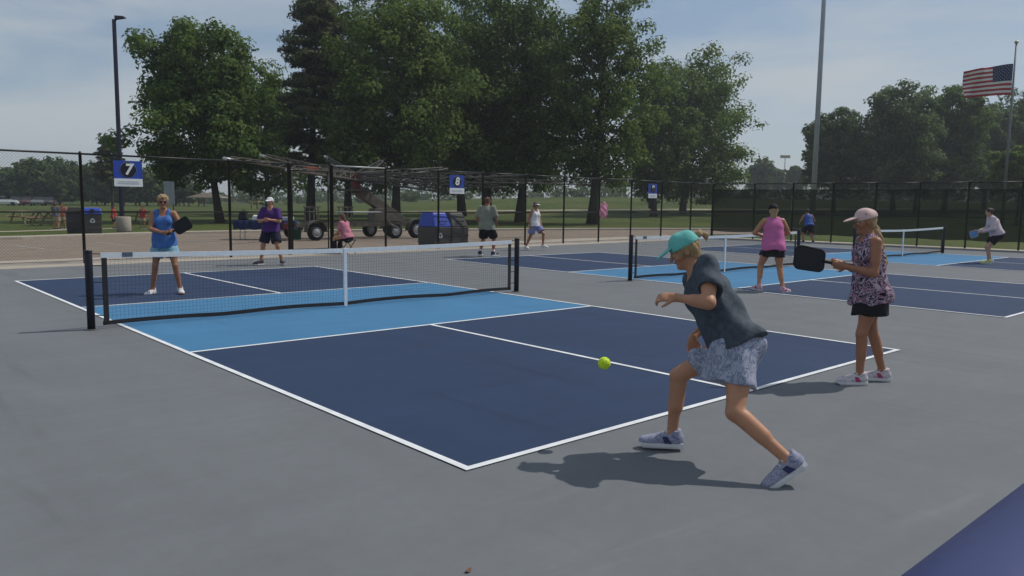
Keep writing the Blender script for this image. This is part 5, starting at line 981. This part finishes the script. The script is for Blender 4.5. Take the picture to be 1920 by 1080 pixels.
# player in purple at the back of the nearest court
o = (G(487, 497)+G(531, 496))*0.5; hd_ = TOWARD+0.05; M, L = frame(o, hd_); DD = depth(o)
purple = mat('purple_jersey', (0.062, 0.020, 0.135), 0.8, 0.14, 10, 0.2, 30); dk_shoe = mat('dark_mesh_shoe', (0.035, 0.035, 0.05), 0.8, 0.2, 30)
p4, M4, h4 = person('player in purple shirt and white cap, hands together, at the far baseline', o, hd_, 1.65, 1.05, 0.013, skin_a, male=True, ank=[L(529, 489, DD), L(489, 490, DD)], toe=[(-0.55, 1, 0), (0.6, 1, 0)], wr=[(-0.06, 0.24, 1.09), (0.05, 0.25, 1.08)], ep=[(-1, -0.5, -0.7), (1, -0.5, -0.7)], hdir=[(0.7, 0.7, 0.2), (-0.7, 0.7, 0.2)], pnm=[(0.5, -0.6, 0), (-0.5, -0.6, 0)],
    clothes=[dict(t='top', m=purple, n='shirt', sleeve=0.75, hem=0.07, loose=0.02), dict(t='shorts', m=navy_cloth, len=0.68, flare=0.03)], hair=('crop', brown_hair), hat=('cap', white_cloth), shoe=(dk_shoe, white_rub), stripe=dk_shoe)
# man in olive grey shirt, seen from behind
o = (G(899, 481)+G(926, 482))*0.5; hd_ = AWAY+0.35; M, L = frame(o, hd_); DD = depth(o)
olive = mat('olive_grey_jersey', (0.215, 0.225, 0.175), 0.85, 0.08, 8, 0.2, 30)
p5, M5, h5 = person('person in olive grey shirt and black shorts, back turned, by the middle court', o, hd_, 1.76, 1.12, 0.016, skin_b, male=True, hf=(0.35, 1, 0), ank=[L(900, 473, DD), L(925, 474, DD)], toe=[(-0.2, 1, 0), (0.35, 1, 0)], wr=[(-0.25, 0.12, 0.92), (0.22, 0.20, 0.95)],
    clothes=[dict(t='top', m=olive, n='shirt', sleeve=0.8, hem=0.13, loose=0.03), dict(t='shorts', m=black_cloth, len=0.75, flare=0.03), dict(t='sock', m=white_cloth, len=0.16)], hair=('crop', red_hair), shoe=(dk_shoe, white_rub), stripe=white_rub)
yp = mat('yellow_plastic', (0.62, 0.56, 0.06), 0.5)
paddle('small yellow paddle in the left hand of the person in olive grey', M5, (-0.26, 0.17, 0.86), (-0.1, 0.8, -0.5), (1, 0.1, 0), yp, black_grip)
# player in white tank and visor walking
o = (G(985, 470)+G(1019, 468))*0.5; hd_ = TOWARD-0.75; M, L = frame(o, hd_); DD = depth(o)
lav = mat('lavender_blue_skort', (0.20, 0.21, 0.42), 0.85, 0.12, 12)
p6, M6, h6 = person('player in white tank top, white visor and lavender skort walking by the fence', o, hd_, 1.62, 0.98, 0.016, skin_b, ank=[L(1018, 460, DD-0.1), L(986, 462, DD+0.1)], toe=[(-0.2, 1, 0), (0.3, 1, 0)], wr=[(-0.22, 0.1, 0.80), (0.22, 0.0, 0.80)],
    clothes=[dict(t='top', m=white_cloth, n='tank_top', hem=0.05, loose=0.006, sh=0.26, neck=0.10), dict(t='shorts', m=lav, len=0.62, flare=0.035, n='skort')], hair=('puffy', brown_hair), hat=('visor', white_cloth), glasses=True, shoe=(white_cloth, white_rub))
# player in pink from behind at the middle net
o = (G(1421, 543)+G(1470, 549))*0.5; hd_ = AWAY+0.02; M, L = frame(o, hd_); DD = depth(o)
pink = mat('pink_jersey', (0.52, 0.135, 0.33), 0.8, 0.08, 9, 0.2, 30); pk_shoe = mat('pink_white_mesh', (0.52, 0.34, 0.40), 0.75, 0.3, 40)
p7, M7, h7 = person('player in bright pink sleeveless top and black skort, seen from behind', o, hd_, 1.66, 1.05, 0.011, skin_a, pel=(0, -0.02, 0.85), nk=(0, 0.05, 1.345), ank=[L(1423, 536, DD), L(1468, 541, DD-0.15)], toe=[(-0.35, 1, 0), (0.75, 0.6, 0)], wr=[(-0.14, 0.30, 1.02), (0.16, 0.32, 1.02)], ep=[(-1.2, -0.5, -0.5), (1.2, -0.5, -0.5)],
    clothes=[dict(t='top', m=pink, n='top', hem=0.10, loose=0.018, sh=0.2), dict(t='skirt', m=black_cloth, n='skort', len=0.20, flare=0.012)], hair=('long', blond), hat=('cap', black_cloth), shoe=(pk_shoe, white_rub), stripe=mag)
hz = p7
paddle('dark paddle held in front by the player in bright pink', M7, (0.14, 0.40, 1.04), (0.35, 1, 0.1), (0.2, 0, 1), black_face, black_grip)
# player in blue at the farthest court
o = G(1514, 456); hd_ = AWAY-0.1; M, L = frame(o, hd_); DD = depth(o)
royal = mat('royal_blue_jersey', (0.035, 0.085, 0.30), 0.8, 0.1, 9)
p8, M8, h8 = person('player in royal blue tank top at the back of the farthest court', o, hd_, 1.60, 1.05, 0.020, skin_b, male=True, pel=(0, -0.05, 0.78), nk=(0, 0.12, 1.22), hu=(0, 0.25, 1), hf=(0, 1, -0.2), ank=[(-0.20, 0, 0.085), (0.22, -0.05, 0.085)], wr=[(-0.26, 0.3, 0.85), (0.30, 0.28, 0.80)], clothes=[dict(t='top', m=royal, n='tank_top', hem=0.06, loose=0.015, sh=0.18), dict(t='shorts', m=black_cloth, len=0.7, flare=0.02)], hair=('crop', dark_hair), shoe=(dk_shoe, white_rub))
# player in white at the right edge
o = (G(1848, 494)+G(1864, 494))*0.5; hd_ = LEFT+0.25; M, L = frame(o, hd_); DD = depth(o)
neon = mat('neon_yellow_shoe', (0.50, 0.55, 0.10), 0.7); pinkish = mat('pale_pink_white_knit', (0.56, 0.46, 0.50), 0.85, 0.05, 8)
p9, M9, h9 = person('player in pale long-sleeved top leaning forward at the right edge', o, hd_, 1.72, 1.02, 0.016, skin_c, pel=(0.0, -0.12, 0.85), nk=(0, 0.06, 1.34), hf=(0, 1, -0.25), hu=(0, 0.25, 1), ank=[(-0.12, 0.08, 0.085), (0.16, -0.06, 0.085)], wr=[(-0.12, 0.28, 0.92), (0.14, 0.30, 0.92)], ep=[(-0.6, -1, -0.4), (0.6, -1, -0.4)],
    clothes=[dict(t='top', m=pinkish, n='jumper', sleeve=2, hem=0.02, loose=0.02), dict(t='shorts', m=black_cloth, len=0.62, flare=0.02)], hair=('bun', dark_hair), shoe=((neon, white_cloth), white_rub))
paddle('light blue paddle held low by the player at the right edge', M9, (-0.10, 0.34, 0.90), (-0.35, 0.8, -0.25), (-1, -0.3, 0.1), mat('light_blue_face', (0.10, 0.26, 0.50), 0.5), mat('orange_grip', (0.45, 0.22, 0.12), 0.7))
# person sitting by the gate, on a folding stool
o = G(646, 476); hd_ = LEFT+0.5; M, L = frame(o, hd_); pink2 = mat('rose_shirt', (0.46, 0.17, 0.23), 0.85, 0.1, 8)
p10, M10, h10 = person('person in rose pink shirt sitting on a stool by the fence gate', o, hd_, 1.55, 0.95, 0.016, skin_a, pel=(0, -0.1, 0.50), nk=(0, 0.02, 0.95), ank=[(-0.13, 0.28, 0.085), (0.13, 0.30, 0.085)], wr=[(-0.1, 0.26, 0.58), (0.1, 0.28, 0.58)], hf=(0, 1, -0.3), hu=(0, 0.3, 1), clothes=[dict(t='top', m=pink2, n='shirt', sleeve=0.7, hem=0.05, loose=0.015), dict(t='trousers', m=black_cloth)], hair=('long', brown_hair), shoe=(dk_shoe, white_rub))
st = empty('folding_stool', (o.x, o.y, 0), -hd_, 'low folding stool under the person in rose pink', 'stool')
for x in (-0.17, 0.17):
    MB().tube([(x, -0.28, 0), (x, 0.06, 0.40)], 0.012, 8).build('leg', black_vinyl, st); MB().tube([(x*0.9, 0.06, 0), (x*0.9, -0.28, 0.40)], 0.012, 8).build('leg', black_vinyl, st)
MB().box((-0.2, -0.29, 0.40), (0.2, 0.07, 0.415)).build('seat', navy_cloth, st, bevel=0.005)
# small far figures on the lawn
red_s = mat('red_shirt', (0.42, 0.04, 0.045), 0.8); grey_s = mat('slate_shirt', (0.10, 0.11, 0.13), 0.8); salmon = mat('salmon_shirt', (0.40, 0.14, 0.11), 0.8); khaki = mat('khaki_shorts', (0.34, 0.29, 0.20), 0.85)
for u, D, Hh, ms, mp, hd_, lb in ((213, 40, 1.18, red_s, navy_cloth, RIGHT, 'small figure in red shirt left of the blue light pole'), (268, 40.5, 1.18, red_s, khaki, TOWARD, 'small figure in red shirt and pale shorts right of the light pole'), (104, 38, 1.32, grey_s, khaki, AWAY, 'small figure in slate shirt beside the black litter bin'), (118, 39, 1.30, salmon, khaki, TOWARD, 'small figure in salmon shirt beside the black litter bin')):
    p = AT(u, 400, D); person(lb, (p.x, p.y, -0.03), hd_, Hh, 1.05, 0.026, skin_a, male=True, clothes=[dict(t='top', m=ms, n='shirt', sleeve=0.7, hem=0.06, loose=0.02), dict(t='shorts', m=mp, len=0.7, flare=0.02)], hair=('crop', brown_hair), shoe=(dk_shoe, white_rub), hsc=1.1, group='small figures far off on the lawn')
# pink jacket hung on the fence
p = fence_hit(1127, 392); a_ = lambda *v: np.array(v, float)
pr = [('oval', a_(0, 0, 0.16), a_(0, 0, -0.26), a_(0.15, 0.07), a_(0.20, 0.09), a_(1, 0, 0)), ('cone', a_(-0.14, 0, 0.14), a_(-0.21, 0.01, -0.24), 0.06, 0.045), ('cone', a_(0.14, 0, 0.14), a_(0.20, 0.01, -0.2), 0.06, 0.045), ('ell', a_(0, -0.02, 0.24), (0.10, 0.06, 0.09), np.eye(3))]
jk = new_obj('jacket', solid(pr, 0.014, 0.03, (), (), (0.02, 28, 4)), mat('pale_pink_jacket', (0.52, 0.22, 0.30), 0.85, 0.12, 10)); jk.location = (p.x, p.y-0.14, p.z); tag(jk, 'pale pink jacket hung on a fence post right of the tall ash trunk', 'jacket')
# ------------------------------------------------------------------ the summer air
def haze():
    m = bpy.data.materials.new('summer_haze'); m.use_nodes = True; nt = m.node_tree; nt.nodes.clear(); o = nt.nodes.new('ShaderNodeOutputMaterial'); v = nt.nodes.new('ShaderNodeVolumePrincipled')
    v.inputs['Color'].default_value = (0.86, 0.92, 1.0, 1); v.inputs['Density'].default_value = 0.0006; v.inputs['Anisotropy'].default_value = 0.3; nt.links.new(v.outputs[0], o.inputs['Volume'])
    ob = MB().box((-950, -950, -2.0), (950, 950, 45.0)).build('haze', m); tag(ob, kind='stuff')
haze()
